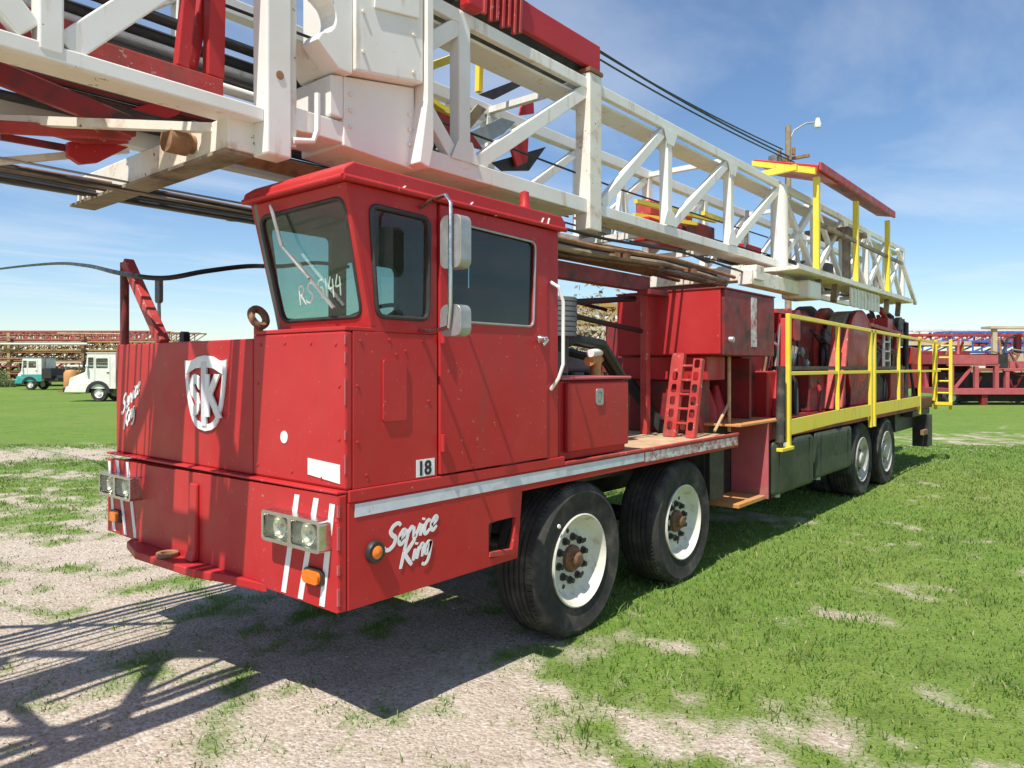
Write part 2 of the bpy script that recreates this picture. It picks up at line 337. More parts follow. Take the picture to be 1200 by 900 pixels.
hv = N(t, 'ShaderNodeMapRange'); t.links.new(vor.outputs['Distance'], hv.inputs[0]); hv.inputs[1].default_value = 0; hv.inputs[2].default_value = .6; hv.inputs[3].default_value = .5; hv.inputs[4].default_value = 0
t.links.new(hv.outputs[0], hh.inputs[0]); t.links.new(gn(30., 6., .7), hh.inputs[1]); t.links.new(hh.outputs[0], bp.inputs['Height']); t.links.new(bp.outputs[0], b.inputs['Normal'])
me.materials.append(gm); go = bpy.data.objects.new('ground', me); COL.objects.link(go); tag(go, kind='structure')

def raw_mesh(name, V, F, m, k):
    me = bpy.data.meshes.new(name); me.vertices.add(len(V)); me.vertices.foreach_set('co', V.ravel().astype(np.float32))
    me.loops.add(F.size); me.loops.foreach_set('vertex_index', F.ravel().astype(np.int32)); me.polygons.add(len(F))
    me.polygons.foreach_set('loop_start', np.arange(0, F.size, k, dtype=np.int32)); me.update(calc_edges=True); me.validate()
    me.materials.append(m); o = bpy.data.objects.new(name, me); COL.objects.link(o); return o
# grass blades where the turf is, thinning with distance
rs = np.random.RandomState(4)
def scatter(n, d0, d1):
    d = d0 + (d1-d0)*rs.rand(n)**.85; r = (rs.rand(n)*2-1)*d*.92
    return CAM.x+d*FWD.x+r*RGT.x, CAM.y+d*FWD.y+r*RGT.y, d, r
pa, pb = scatter(1080000, 3.2, 19.), scatter(420000, 18.5, 42.)
xs, ys, ds, rr_ = [np.concatenate(q_) for q_ in zip(pa, pb)]
mk = grass_mask(xs, ys); keep = rs.rand(len(xs)) < mk*np.clip(.35+.65*fbm(xs*9, ys*9, 40, 2), 0, 1)
xs, ys, ds, mk, rr_ = xs[keep], ys[keep], ds[keep], mk[keep], rr_[keep]; n = len(xs)
tall = fbm(xs*1.8, ys*1.8, 60, 3); hgt = (.012+.042*rs.rand(n)**1.6)*(.35+1.3*tall)*(.55+.45*mk); hgt[rs.rand(n) < .010] *= 2.0; hgt *= 1+1.1*ss(.60, .74, fbm(xs*2.6, ys*2.6, 77, 3))
wd = .0022+.0022*rs.rand(n)+.00035*ds+.0009*np.clip(ds-18, 0, 30); th = rs.rand(n)*6.283; ln = hgt*(.25+.8*rs.rand(n)); la = rs.rand(n)*6.283
zb = ground_h(xs, ys)-.004; cx, sy = np.cos(th)*wd, np.sin(th)*wd; lx, ly = np.cos(la)*ln, np.sin(la)*ln
V = np.stack([np.stack([xs-cx, ys-sy, zb], -1), np.stack([xs+cx, ys+sy, zb], -1), np.stack([xs+cx*.7+lx*.4, ys+sy*.7+ly*.4, zb+hgt*.62], -1), np.stack([xs-cx*.7+lx*.4, ys-sy*.7+ly*.4, zb+hgt*.62], -1), np.stack([xs+lx, ys+ly, zb+hgt], -1)], 1)
b5 = np.arange(n)[:, None]*5
F = np.concatenate([b5+np.array([[0, 1, 2]]), b5+np.array([[0, 2, 3]]), b5+np.array([[3, 2, 4]])], 0)
gmat = bpy.data.materials.new('grass_blade'); gmat.use_nodes = True; t = gmat.node_tree; b = t.nodes['Principled BSDF']; b.inputs['Roughness'].default_value = .6
ge = N(t, 'ShaderNodeNewGeometry'); r = N(t, 'ShaderNodeValToRGB'); t.links.new(ge.outputs['Random Per Island'], r.inputs[0]); el = r.color_ramp.elements
for p, c in ((.3, (.115, .23, .028)), (.62, (.17, .29, .042)), (.88, (.27, .33, .085))): el.new(p).color = (*c, 1)
el[0].color = (.075, .14, .022, 1); el[-1].color = (.45, .41, .22, 1)
tcg = N(t, 'ShaderNodeTexCoord'); ng = N(t, 'ShaderNodeTexNoise', Scale=.9, Detail=5.0, Roughness=.65); t.links.new(tcg.outputs['Object'], ng.inputs['Vector'])
rg = N(t, 'ShaderNodeMapRange'); rg.inputs[1].default_value = .48; rg.inputs[2].default_value = .75; rg.inputs[4].default_value = .75; t.links.new(ng.outputs['Fac'], rg.inputs[0])
xg = N(t, 'ShaderNodeMix', _data_type='RGBA'); t.links.new(rg.outputs[0], xg.inputs['Factor']); t.links.new(r.outputs[0], xg.inputs[6]); xg.inputs[7].default_value = (.24, .275, .075, 1)
t.links.new(xg.outputs[2], b.inputs['Base Color']); tl = N(t, 'ShaderNodeBsdfTranslucent'); t.links.new(xg.outputs[2], tl.inputs[0])
mxs = N(t, 'ShaderNodeMixShader'); mxs.inputs[0].default_value = .4; t.links.new(b.outputs[0], mxs.inputs[1]); t.links.new(tl.outputs[0], mxs.inputs[2]); t.links.new(mxs.outputs[0], t.nodes['Material Output'].inputs[0])
tag(raw_mesh('grass', V, F, gmat, 3), 'short green grass growing in tufts through the gravel and as turf', 'grass', kind='stuff')
# loose stones on the bare ground
xs, ys, ds, _ = scatter(40000, 3.2, 10.); mk = grass_mask(xs, ys); kp = rs.rand(len(xs)) < (1-mk)*.9; xs, ys, ds = xs[kp], ys[kp], ds[kp]; n = len(xs)
sz = .003+.010*rs.rand(n)**2.6; sz[rs.rand(n) < .012] *= 2.2; base = np.array([[1, 0, 0], [0, 1, 0], [-1, 0, 0], [0, -1, 0], [0, 0, 1], [0, 0, -1]], float)
tri = np.array([[0, 1, 4], [1, 2, 4], [2, 3, 4], [3, 0, 4], [1, 0, 5], [2, 1, 5], [3, 2, 5], [0, 3, 5]])
V = base[None]*sz[:, None, None]*(.6+.8*rs.rand(n, 6, 1)); an = rs.rand(n)*6.28; ca, sa = np.cos(an)[:, None], np.sin(an)[:, None]
V = np.stack([V[..., 0]*ca-V[..., 1]*sa+xs[:, None], V[..., 0]*sa+V[..., 1]*ca+ys[:, None], V[..., 2]*.7+(ground_h(xs, ys)+sz*.25)[:, None]], -1)
F = (np.arange(n)[:, None, None]*6+tri[None]).reshape(-1, 3)
sm = bpy.data.materials.new('loose_stone'); sm.use_nodes = True; t = sm.node_tree; b = t.nodes['Principled BSDF']; b.inputs['Roughness'].default_value = .9
ge = N(t, 'ShaderNodeNewGeometry'); r = N(t, 'ShaderNodeValToRGB'); t.links.new(ge.outputs['Random Per Island'], r.inputs[0]); r.color_ramp.elements[0].color = (.20, .14, .10, 1); r.color_ramp.elements[1].color = (.55, .48, .40, 1); t.links.new(r.outputs[0], b.inputs['Base Color'])
tag(raw_mesh('gravel', V, F, sm, 3), 'loose pinkish beige stones lying on the bare ground', 'gravel', kind='stuff')

# ------------------------------------------------------------------ the rig
RIG = thing('drilling_rig', 'red truck mounted drilling rig with its white lattice mast laid over the cab', 'drilling rig', (7, 1.43, 0))
UX, UY, UZ = Vector((1, 0, 0)), Vector((0, 1, 0)), Vector((0, 0, 1))
W = 2.86                                                    # width of the carrier
# --- chassis under the decks
m = MB().box(.5, 15.0, .95, 1.15, .72, 1.02).box(.5, 15.0, 1.75, 1.95, .72, 1.02)
for x in (1.2, 3.0, 5.2, 8.0, 9.0, 13.0): m.box(x, x+.16, 1.152, 1.748, .74, .98)
m.build('chassis_frame', BLACK, RIG, .01)
for x in (2.20, 3.95, 10.05, 11.5): m = MB().tube([(x, .36, .545), (x, 2.5, .545)], .075, 12).lathe([(.0, -.2), (.18, -.14), (.2, 0), (.18, .14), (0, .2)], (x, 1.43, .545), (1, 0, 0), 16); m.build('axle', BLACK, RIG, smooth=True)
MB().box(1.75, 4.6, .42, 2.44, 1.02, 1.13).build('wheel_well_ceiling', BLACK, RIG)
# --- front bumper with skirt
m = MB()
m.prism([(0, .72), (W, .75), (W, 1.30), (0, 1.335)], [], (-.045, 0, 0), UY, UZ, (.06, 0, 0))
m.build('bumper', RED, RIG, .012)
m = MB().prism([(.016, .72), (1.42, .72), (1.47, 1.16), (5.08, 1.16), (5.08, 1.285), (.016, 1.285)], [rpoly([(1.13, .775), (1.36, .775), (1.40, 1.0), (1.13, 1.0)], .02)], (0, -.002, 0), UX, UZ, (0, .03, 0))
m.build('side_skirt', RED, RIG, .006)
m = MB().prism([(1.13, .775), (1.36, .775), (1.40, 1.0), (1.13, 1.0)], [], (0, .20, 0), UX, UZ, (0, .004, 0)); m.box(1.08, 1.13, .03, .2, .74, 1.03).build('exhaust_opening', BLACK, RIG)
MB().bar((1.13, .012, .80), (1.37, .012, .775), .05, .03).build('opening_lip', REDW, RIG)
MB().prism([(.016, .72), (1.47, .72), (1.5, 1.285), (.016, 1.285)], [], (0, W-.03, 0), UX, UZ, (0, .03, 0)).build('side_skirt', RED, RIG)
MB().box(-.052, .40, .002, W-.002, 1.337, 1.352).build('bumper_ledge', RED, RIG, .006)
m = MB().prism([(.66, -.046), (1.02, -.10), (1.30, -.17), (2.02, -.20), (2.36, -.11), (2.44, -.046)], [], (0, 0, .700), UY, UX, (0, 0, .052))
m.build('tow_plate', RED, RIG, .008)
MB().prism([(-.046, .754), (-.10, .754), (-.078, .82), (-.066, 1.25), (-.046, 1.25)], [], (0, 1.44, 0), UX, UZ, (0, .10, 0)).build('bumper_rib', RED, RIG, .01)
m = MB().lathe([(.04, 0), (.07, 0), (.07, .03), (.04, .03), (.04, 0)], (-.12, 1.72, .7525), (0, 0, 1), 18); m.build('tow_shackle', RUST, RIG, .006)
# white stripes either side of the headlights, each a thin sheet of paint on the bumper
def stripe(y0, z0, y1, z1, wd=.045):
    MB().prism([(y0-wd/2, z0), (y0+wd/2, z0), (y1+wd/2, z1), (y1-wd/2, z1)], [], (-.0485, 0, 0), UY, UZ, (.003, 0, 0)).build('painted_stripe', DECAL, RIG)
for a in ((.36, 1.30, .49, .74), (.185, 1.30, .33, .735), (.045, 1.285, .135, .735), (W-.36, 1.30, W-.49, .765), (W-.185, 1.30, W-.33, .765), (W-.045, 1.285, W-.135, .765)): stripe(*a)
# paired headlights
def headlight(yc, zc):
    h = part_empty('headlight', RIG, (-.05, yc, zc))
    MB().prism(rrect(yc-.27, yc+.27, zc-.085, zc+.085, .025), [rrect(yc-.25, yc-.015, zc-.065, zc+.065, .015), rrect(yc+.015, yc+.25, zc-.065, zc+.065, .015)], (-.125, 0, 0), UY, UZ, (.08, 0, 0)).build('headlight_housing', CHROME, h, .006)
    for s in (-1, 1):
        MB().prism(rrect(yc+s*.1325-.11, yc+s*.1325+.11, zc-.058, zc+.058, .012), [], (-.118, 0, 0), UY, UZ, (.006, 0, 0)).build('headlight_lens', LENS, h)
        MB().lathe([(.062, 0), (.055, .018), (.035, .034), (.0, .04)], (-.098, yc+s*.1325, zc), (1, 0, 0), 20).build('headlight_reflector', REFL, h, smooth=True)
        MB().lathe([(0, -.03), (.012, -.025), (.012, .0)], (-.075, yc+s*.1325, zc), (1, 0, 0), 10).build('headlight_bulb', STEEL, h, smooth=True)
    MB().prism([(yc-.25, zc-.07), (yc+.25, zc-.07), (yc+.25, zc+.07), (yc-.25, zc+.07)], [], (-.056, 0, 0), UY, UZ, (.005, 0, 0)).build('headlight_back', REFL, h)
headlight(.32, 1.12); headlight(W-.32, 1.13)
for yc in (.19, W-.19):
    s = part_empty('turn_signal', RIG, (-.05, yc, .885))
    MB().prism(rrect(yc-.085, yc+.085, .885-.045, .885+.045, .035), [], (-.066, 0, 0), UY, UZ, (.018, 0, 0)).build('signal_base', BLACK, s)
    MB().prism(rrect(yc-.07, yc+.07, .885-.033, .885+.033, .026), [], (-.088, 0, 0), UY, UZ, (.021, 0, 0)).build('signal_lens', LENS_A, s, .006)
s = part_empty('side_marker', RIG, (.19, -.01, 1.0))
MB().lathe([(0, .028), (.055, .028), (.062, .012), (.062, 0)], (.19, -.003, 1.0), (0, -1, 0), 22).build('marker_bezel', BLACK, s, smooth=True)
MB().lathe([(0, .044), (.02, .042), (.036, .03)], (.19, -.003, 1.0), (0, -1, 0), 18).build('marker_lens', LENS_A, s, smooth=True)
# --- nose panel, far side of the front
MB().box(.0, .035, .885, W-.05, 1.353, 2.17).build('nose_panel', RED, RIG, .01)
MB().box(.036, 1.6, W-.09, W-.05, 1.353, 2.17).build('nose_side', RED, RIG, .008)
MB().box(.036, .30, .89, W-.095, 2.12, 2.166).build('nose_cap', RED, RIG, .006)
m = MB().tube([(.05, W-.08, 2.17), (.05, W-.08, 2.80)], .032, 12); m.build('guard_post', REDD, RIG, smooth=True)
MB().bar((.05, W-.13, 2.80), (.06, 2.16, 2.17), .075, .075).build('guard_brace', REDW, RIG, .008)
mr = part_empty('far_mirror', RIG, (.25, W-.1, 2.4))
MB().tube([(.3, W-.12, 2.17), (.3, W-.10, 2.62)], .014, 8).build('mirror_stem', STEEL, mr, smooth=True)
MB().prism(rrect(W-.20, W-.12, 2.50, 2.70, .03), [], (.26, 0, 0), UY, UZ, (.03, 0, 0)).build('mirror_head', GREY, mr, .008)
MB().prism(rrect(2.35, 2.42, 2.175, 2.27, .03), [], (.3, 0, 0), UY, UZ, (.05, 0, 0)).build('lamp_housing', BLACK, RIG, .008)
# shield emblem
E_ = part_empty('emblem', RIG, (-.02, 1.44, 1.83))
ex = lambda a: 1.44-a          # a: to the viewer's right when facing the nose
def shield(k, top=.20):
    h = [(.0, top+.035), (.10, top+.03), (.19, top), (.265, top+.01)]
    pts = [(-.265*k, (top+.01)*k), (-.19*k, top*k), (-.10*k, (top+.03)*k), (0, (top+.04)*k), (.10*k, (top+.03)*k), (.19*k, top*k), (.265*k, (top+.01)*k)]
    for i in range(1, 10):
        u = i/10; pts.append((.265*k*math.cos(u*math.pi/2)**.62, (top+.01 - (top+.255)*math.sin(u*math.pi/2)**1.25)*k))
    pts.append((0, -.25*k))
    for i in range(9, 0, -1):
        u = i/10; pts.append((-.265*k*math.cos(u*math.pi/2)**.62, (top+.01 - (top+.255)*math.sin(u*math.pi/2)**1.25)*k))
    return pts
MB().prism(shield(1), [shield(.83)], (-.012, 1.44, 1.835), -UY, UZ, (.0115, 0, 0)).build('emblem_rim', DECAL, E_, .002)
MB().prism([(-.24, .115), (-.12, .155), (0, .165), (.12, .155), (.24, .115), (.235, .20), (.12, .215), (0, .225), (-.12, .215), (-.235, .20)], [], (-.016, 1.44, 1.835), -UY, UZ, (.008, 0, 0)).build('emblem_banner', DECAL, E_)
MB().prism([(-.030, -.215), (.030, -.215), (.034, .20), (-.034, .20)], [], (-.019, 1.44, 1.835), -UY, UZ, (.012, 0, 0)).build('emblem_bar', TAPE, E_)
text_mb('S', .345, (-.017, 1.44+.185, 1.835-.135), -UY*.78, UZ, (.010, 0, 0), bold=.016).build('emblem_letter', DECAL, E_)
text_mb('K', .36, (-.022, 1.44-.012, 1.835-.14), -UY*.80, UZ, (.010, 0, 0), bold=.014).build('emblem_letter', DECAL, E_)
# brush lettering: front far corner and near side
GL = {'R': (.7, [[(.05,.0),(.12,1.0)], [(.10,.95),(.40,1.0),(.52,.80),(.36,.56),(.12,.50)], [(.2,.5),(.36,.3),(.60,-.05)]]), '5': (.62, [[(.52,1.0),(.14,.97)], [(.14,.97),(.08,.56),(.36,.60),(.48,.34),(.36,.06),(.02,.05)]]), '1': (.34, [[(.18,1.0),(.12,.0)]]), '4': (.62, [[(.26,1.0),(.04,.42),(.52,.46)], [(.44,.86),(.36,-.12)]]), ' ': (.35, []),
      'S': (.78, [[(.78,.84),(.62,1.0),(.34,.96),(.20,.76),(.36,.56),(.56,.40),(.54,.14),(.30,.0),(.04,.06),(-.04,.2)]]), 'e': (.46, [[(.04,.26),(.28,.34),(.36,.48),(.24,.58),(.06,.40),(.06,.12),(.22,.0),(.42,.14)]]),
      'r': (.42, [[(.06,.0),(.10,.54)], [(.10,.34),(.24,.55),(.40,.50)]]), 'v': (.44, [[(.0,.54),(.14,.0),(.40,.58)]]), 'i': (.24, [[(.06,.0),(.10,.50)], [(.12,.66),(.14,.76)]]),
      'c': (.44, [[(.36,.48),(.20,.56),(.04,.34),(.08,.06),(.24,.0),(.40,.12)]]), 'K': (.78, [[(.10,-.10),(.22,1.0)], [(.78,.96),(.22,.42)], [(.26,.46),(.46,.2),(.80,-.16)]]),
      'n': (.46, [[(.04,.0),(.09,.54)], [(.08,.32),(.24,.56),(.36,.46),(.38,.0)]]), 'g': (.46, [[(.38,.46),(.20,.56),(.04,.34),(.14,.08),(.30,.16),(.40,.52),(.38,-.20),(.20,-.40),(-.04,-.30)]])}
def strokes(words_, O, U, V, T, size, wd, shear):
    O, U, V, T = Vector(O), Vector(U), Vector(V), Vector(T); mb = MB(); k = 0
    for word, ox, oy in words_:
        x = ox
        for ch in word:
            adv, lines = GL[ch]
            for ln in lines:
                p = [Vector((x+a+shear*b_, oy+b_)) for a, b_ in ln]; sm = []
                for i in range(len(p)-1):
                    p0, p1, p2, p3 = p[max(i-1, 0)], p[i], p[i+1], p[min(i+2, len(p)-1)]
                    for q_ in range(4):
                        u = q_/4; sm.append(.5*((2*p1)+(p2-p0)*u+(2*p0-5*p1+4*p2-p3)*u*u+(3*p1-p0-3*p2+p3)*u**3))
                sm.append(p[-1]); b0 = len(mb.v); n = len(sm)
                for i, c in enumerate(sm):
                    d = (sm[min(i+1, n-1)]-sm[max(i-1, 0)]).normalized(); nn = Vector((-d.y, d.x))*wd*(.62+.38*math.sin(math.pi*(i+.8)/(n+.6)))
                    for e in (c+nn, c-nn):
                        q = O+U*e.x*size+V*e.y*size-T*(.6+.12*k); mb.v.append(tuple(q)); mb.v.append(tuple(q+T*.5))
                for i in range(n-1):
                    a = b0+i*4; c = a+4; mb.f += [(a, c, c+2, a+2), (a+1, a+3, c+3, c+1), (a, a+1, c+1, c), (a+2, c+2, c+3, a+3)]
                k += 1
            x += adv
    return mb
cs, sn = math.cos(R(30)), math.sin(R(30))
strokes((('Service', .3, .0), ('King', .75, -1.15)), (-.0005, 2.74, 1.625), -UY*cs+UZ*sn, UZ, (.0025, 0, 0), .112, .115, .22).build('brush_lettering', DECAL, RIG)
cs, sn = math.cos(R(9)), math.sin(R(9))
strokes((('Service', 0, 0), ('King', .85, -.98)), (.262, -.0025, .985), UX*cs+UZ*sn, UZ, (0, .0025, 0), .125, .105, .22).build('brush_lettering', DECAL, RIG)
# --- cab lower body
CW = .88
MB().box(0, .05, .0, .884, 1.353, 2.19).build('cab_front_panel', RED, RIG, .014)
m = MB().prism([(.051, 1.353), (.67, 1.353), (.67, 2.19), (.051, 2.19)], [], (0, 0, 0), UX, UZ, (0, .035, 0)); m.build('cab_side_panel', RED, RIG, .004)
MB().box(.051, 1.88, CW-.035, CW, 1.353, 2.19).build('cab_side_panel', RED, RIG, .004)
MB().box(1.845, 1.88, .036, CW-.036, 1.353, 2.96).build('cab_back_panel', RED, RIG, .004)
MB().box(.051, 1.84, .036, CW-.036, 1.36, 1.40).build('cab_floor', CABIN, RIG)
MB().box(.0, .19, .0, CW, 2.191, 2.215).build('windscreen_ledge', RED, RIG, .006)
# windscreen frame, leaning forward at the top
TB = Vector((.17, 0, 2.215)); TT = Vector((.0, 0, 2.97)); VV = (TT-TB); HW = VV.length; VV.normalize(); NN = Vector((VV.z, 0, -VV.x))
wsh = rpoly([(.055, .06), (CW-.06, .06), (CW-.035, HW-.085), (.04, HW-.075)], .07)
MB().prism([(.0, 0), (CW, 0), (CW+.03, HW), (.0, HW)], [wsh], TB, UY, VV, NN*.035).build('windscreen_frame', RED, RIG, .006)
def gasket(name, loop, O, U, V, T, r, par, m=BLACK):
    pts = [Vector(O) + Vector(U)*a + Vector(V)*b + Vector(T) for a, b in loop]; pts.append(pts[0]); pts.append(pts[1]); return MB().tube(pts, r, 8, False).build(name, m, par, smooth=True)
ws = MB().prism(rpoly([(.05, .055), (CW-.055, .055), (CW-.03, HW-.08), (.035, HW-.07)], .07), [], TB+NN*.012, UY, VV, NN*.006).build('windscreen', GLASSF, RIG)
gasket('windscreen_gasket', wsh, TB, UY, VV, NN*.004, .013, ws)
# grease pencil marks on the glass, and the wiper
strokes((('RS 5144', 0, 0),), TB+NN*.011+UY*.62+VV*.15, -UY+VV*.12, VV, -NN*.002, .105, .055, .1).build('glass_writing', DECAL, ws)
wp = [TB - NN*.03 + UY*.66 + VV*(HW-.03), TB-NN*.05+UY*.60+VV*.50, TB-NN*.035+UY*.42+VV*.30]
MB().tube(wp[:2], .011, 8).tube(wp[1:], .008, 8).build('wiper_arm', STEEL, ws, smooth=True)
MB().bar(TB-NN*.022+UY*.56+VV*.44, TB-NN*.022+UY*.26+VV*.12, .02, .014).build('wiper_blade', STEEL, ws)
# side wall above the belt: fixed quarter window
q1 = rpoly([(.215, 2.275), (.595, 2.275), (.605, 2.865), (.165, 2.875)], .055)
MB().prism([(.175, 2.191), (.67, 2.191), (.67, 2.97), (.0, 2.97)], [q1], (0, .002, 0), UX, UZ, (0, .033, 0)).build('cab_pillar_panel', RED, RIG, .004)
qw = MB().prism(rpoly([(.21, 2.27), (.60, 2.27), (.61, 2.87), (.16, 2.88)], .055), [], (0, .012, 0), UX, UZ, (0, .006, 0)).build('quarter_window', GLASS, RIG)
gasket('quarter_window_gasket', q1, (0, .0, 0), UX, UZ, (0, 0, 0), .014, qw)
# door with its own window
DR = part_empty('door', RIG, (.68, 0, 1.36))
q2 = rpoly([(.76, 2.275), (1.575, 2.275), (1.60, 2.855), (.75, 2.875)], .05)
MB().prism([(.682, 1.362), (1.735, 1.362), (1.735, 2.965), (.682, 2.965)], [q2], (0, -.012, 0), UX, UZ, (0, .04, 0)).build('door_panel', RED, DR, .006)
MB().prism(rpoly([(.755, 2.27), (1.58, 2.27), (1.605, 2.86), (.745, 2.88)], .05), [], (0, .006, 0), UX, UZ, (0, .006, 0)).build('door_window', GLASSD, DR)
gasket('door_window_gasket', q2, (0, -.012, 0), UX, UZ, (0, 0, 0), .008, DR, STEEL)
m = MB().lathe([(0, .05), (.022, .05), (.026, .02), (.034, .0)], (1.66, -.012, 2.19), (0, -1, 0), 14).bar((1.66, -.07, 2.19), (1.60, -.072, 2.15), .022, .022); m.build('door_handle', CHROME, DR, .003, True)
for z in (1.50, 2.14, 2.62, 2.78): MB().tube([(.69, -.026, z), (.69, -.026, z+.10)], .017, 10).build('door_hinge', RED, DR, smooth=True)
MB().prism([(1.741, 1.353), (1.88, 1.353), (1.88, 2.97), (1.741, 2.97)], [], (0, 0, 0), UX, UZ, (0, .035, 0)).build('cab_rear_pillar', RED, RIG, .006)
# far wall with its window, back window look through
q3 = rpoly([(.18, 2.30), (.54, 2.30), (.54, 2.84), (.10, 2.84)], .04); q4 = rpoly([(.66, 2.27), (1.10, 2.27), (1.10, 2.70), (.66, 2.70)], .05)
MB().prism([(.175, 2.191), (1.84, 2.191), (1.84, 2.97), (.0, 2.97)], [q3, q4], (0, CW-.033, 0), UX, UZ, (0, .033, 0)).build('cab_far_wall', CABIN, RIG)
MB().prism(q3, [], (0, CW-.02, 0), UX, UZ, (0, .004, 0)).build('far_window', GLASS, RIG); MB().prism(q4, [], (0, CW-.02, 0), UX, UZ, (0, .004, 0)).build('far_window', GLASS, RIG)
MB().box(.055, 1.84, CW-.05, CW-.037, 1.41, 2.18).build('cab_lining', CABIN, RIG); MB().box(1.83, 1.843, .04, CW-.055, 1.41, 2.95).build('cab_lining', CABIN, RIG)
MB().box(.06, .30, .05, CW-.06, 2.02, 2.18).build('dashboard', CABIN, RIG, .03)
st = part_empty('driver_seat', RIG, (1.2, .44, 1.5)); MB().box(.95, 1.42, .2, .68, 1.72, 1.86).build('seat_cushion', SEATM, st, .04); MB().prism([(1.36, 1.86), (1.48, 1.86), (1.60, 2.56), (1.50, 2.58)], [], (0, .22, 0), UX, UZ, (0, .44, 0)).build('seat_backrest', SEATM, st, .03)
MB().box(1.0, 1.4, .26, .62, 1.405, 1.715).build('seat_base', BLACK, st)
stw = MB()
c0 = Vector((.50, .44, 2.30)); axs = Vector((-.5, 0, 1)).normalized(); e0 = axs.orthogonal().normalized(); g0 = axs.cross(e0)
stw.tube([c0 + (e0*math.cos(R(a)) + g0*math.sin(R(a)))*.2 for a in range(0, 370, 15)], .014, 8, False).tube([c0, c0-axs*.35], .022, 8).tube([c0+e0*.2, c0-e0*.2], .010, 6); stw.build('steering_wheel', BLACK, RIG, smooth=True)
# roof: front and side overhang with rounded eave
m = MB()
prof = [(-.055, 2.955), (-.068, 3.0), (-.045, 3.06), (.02, 3.095), (.25, 3.105)]
m.prism([(-.03, 2.973), (1.92, 2.973), (1.93, 3.03), (1.88, 3.075), (.03, 3.075), (-.035, 3.03), (-.045, 2.99)], [], (0, -.035, 0), UX, UZ, (0, CW+.08, 0))
m.build('cab_roof', RED, RIG, .045, seg=4)
MB().tube([(-.04, -.038, 2.982), (1.92, -.038, 2.982)], .016, 10).tube([(-.042, -.038, 2.982), (-.042, CW+.04, 2.982)], .016, 10).build('roof_drip_rail', RED, RIG, smooth=True)
MB().lathe([(.045, 0), (.045, .02), (.032, .04), (.03, .12), (.0, .135)], (1.52, .02, 3.07), (0, 0, 1), 16).build('roof_marker', RED, RIG, smooth=True)
for x, z, l_, a in ((.9, 3.0, .10, .4), (1.62, 2.99, .14, .9), (1.70, 3.0, .12, 1.1), (1.15, 2.985, .06, .2), (.35, 3.0, .09, .3)):
    MB().bar((x, -.0385, z-.02), (x+l_*math.cos(a)*.4, -.0385, z+l_*math.sin(a)*.35), .012, .006).build('scuff', DECAL, RIG)
for z, h_ in ((1.44, .10), (1.62, .05), (1.80, .14), (2.02, .06), (2.12, .05)): MB().box(-.0015, .006, -.0015, .006, z, z+h_).build('scuff', PINK, RIG)
for z, h_ in ((.76, .09), (.92, .05), (1.05, .12), (1.22, .06)): MB().box(-.0475, -.035, -.0035, .008, z, z+h_).build('scuff', PINK, RIG)
# small items on the cab
MB().prism(rrect(.25, .42, 1.70, 2.04, .015), [], (0, -.012, 0), UX, UZ, (0, .011, 0)).build('access_cover', RED, RIG, .008)
sg = MB().prism([(.50, 1.365), (.645, 1.365), (.645, 1.465), (.50, 1.465)], [], (0, -.003, 0), UX, UZ, (0, .002, 0)).build('unit_number', DECAL, RIG)
text_mb('18', .115, (.507, -.006, 1.375), UX, UZ, (0, .0025, 0), 0, .003, .95).build('unit_digits', BLACK, sg)
MB().prism([(.04, 1.385), (.325, 1.41), (.325, 1.50), (.04, 1.485)], [], (-.004, 0, 0), UY, UZ, (.003, 0, 0)).build('blank_sticker', DECAL, RIG)
MB().lathe([(0, .003), (.035, .003), (.036, 0)], (-.001, .555, 1.60), (-1, 0, 0), 20).build('scuffed_patch', DECAL, RIG)
m = MB()
for y, z in ((.08, 2.12), (.3, 2.13), (.55, 2.135), (.80, 2.13), (.05, 1.9), (.05, 1.62), (.2, 1.40), (.48, 1.41), (.83, 1.42), (.83, 1.9)): m.lathe([(0, .006), (.009, .004), (.010, 0)], (-.0005, y, z), (-1, 0, 0), 8)
for x, z in ((.1, 2.14), (.3, 2.15), (.55, 2.15), (.35, 2.07), (.42, 2.09), (.08, 1.9), (.08, 1.6), (.6, 1.8), (.14, 1.42)): m.lathe([(0, .006), (.009, .004), (.010, 0)], (x, -.0005, z), (0, -1, 0), 8)
m.build('rivets', RED, RIG, smooth=True)
# mirror on its bent arm
MR = part_empty('door_mirror', RIG, (.8, -.2, 2.5))
MB().tube([(.53, -.005, 2.92), (.52, -.12, 2.95), (.50, -.24, 2.95), (.49, -.285, 2.90), (.49, -.285, 2.34), (.49, -.27, 2.22), (.52, -.12, 2.20), (.53, -.005, 2.21)], .012, 8).build('mirror_arm', CHROME, MR, smooth=True)
def mirror_head(xc, z0, z1, y0, y1):
    MB().prism(rrect(y0, y1, z0, z1, .045), [], (xc, 0, 0), UY, UZ, (.085, 0, 0)).build('mirror_head', STEEL, MR, .02, seg=3)
    MB().prism(rrect(y0+.015, y1-.015, z0+.015, z1-.015, .035), [], (xc+.0855, 0, 0), UY, UZ, (.003, 0, 0)).build('mirror_glass', CHROME, MR)
mirror_head(.51, 2.545, 2.84, -.345, -.185); mirror_head(.51, 2.17, 2.345, -.345, -.185)
MB().tube([(1.79, .0, 2.60), (1.79, -.07, 2.56), (1.83, -.08, 2.46), (1.83, -.08, 2.02), (1.79, -.07, 1.92), (1.79, 0, 1.84)], .013, 8).build('grab_handle', WHITE, RIG, smooth=True)
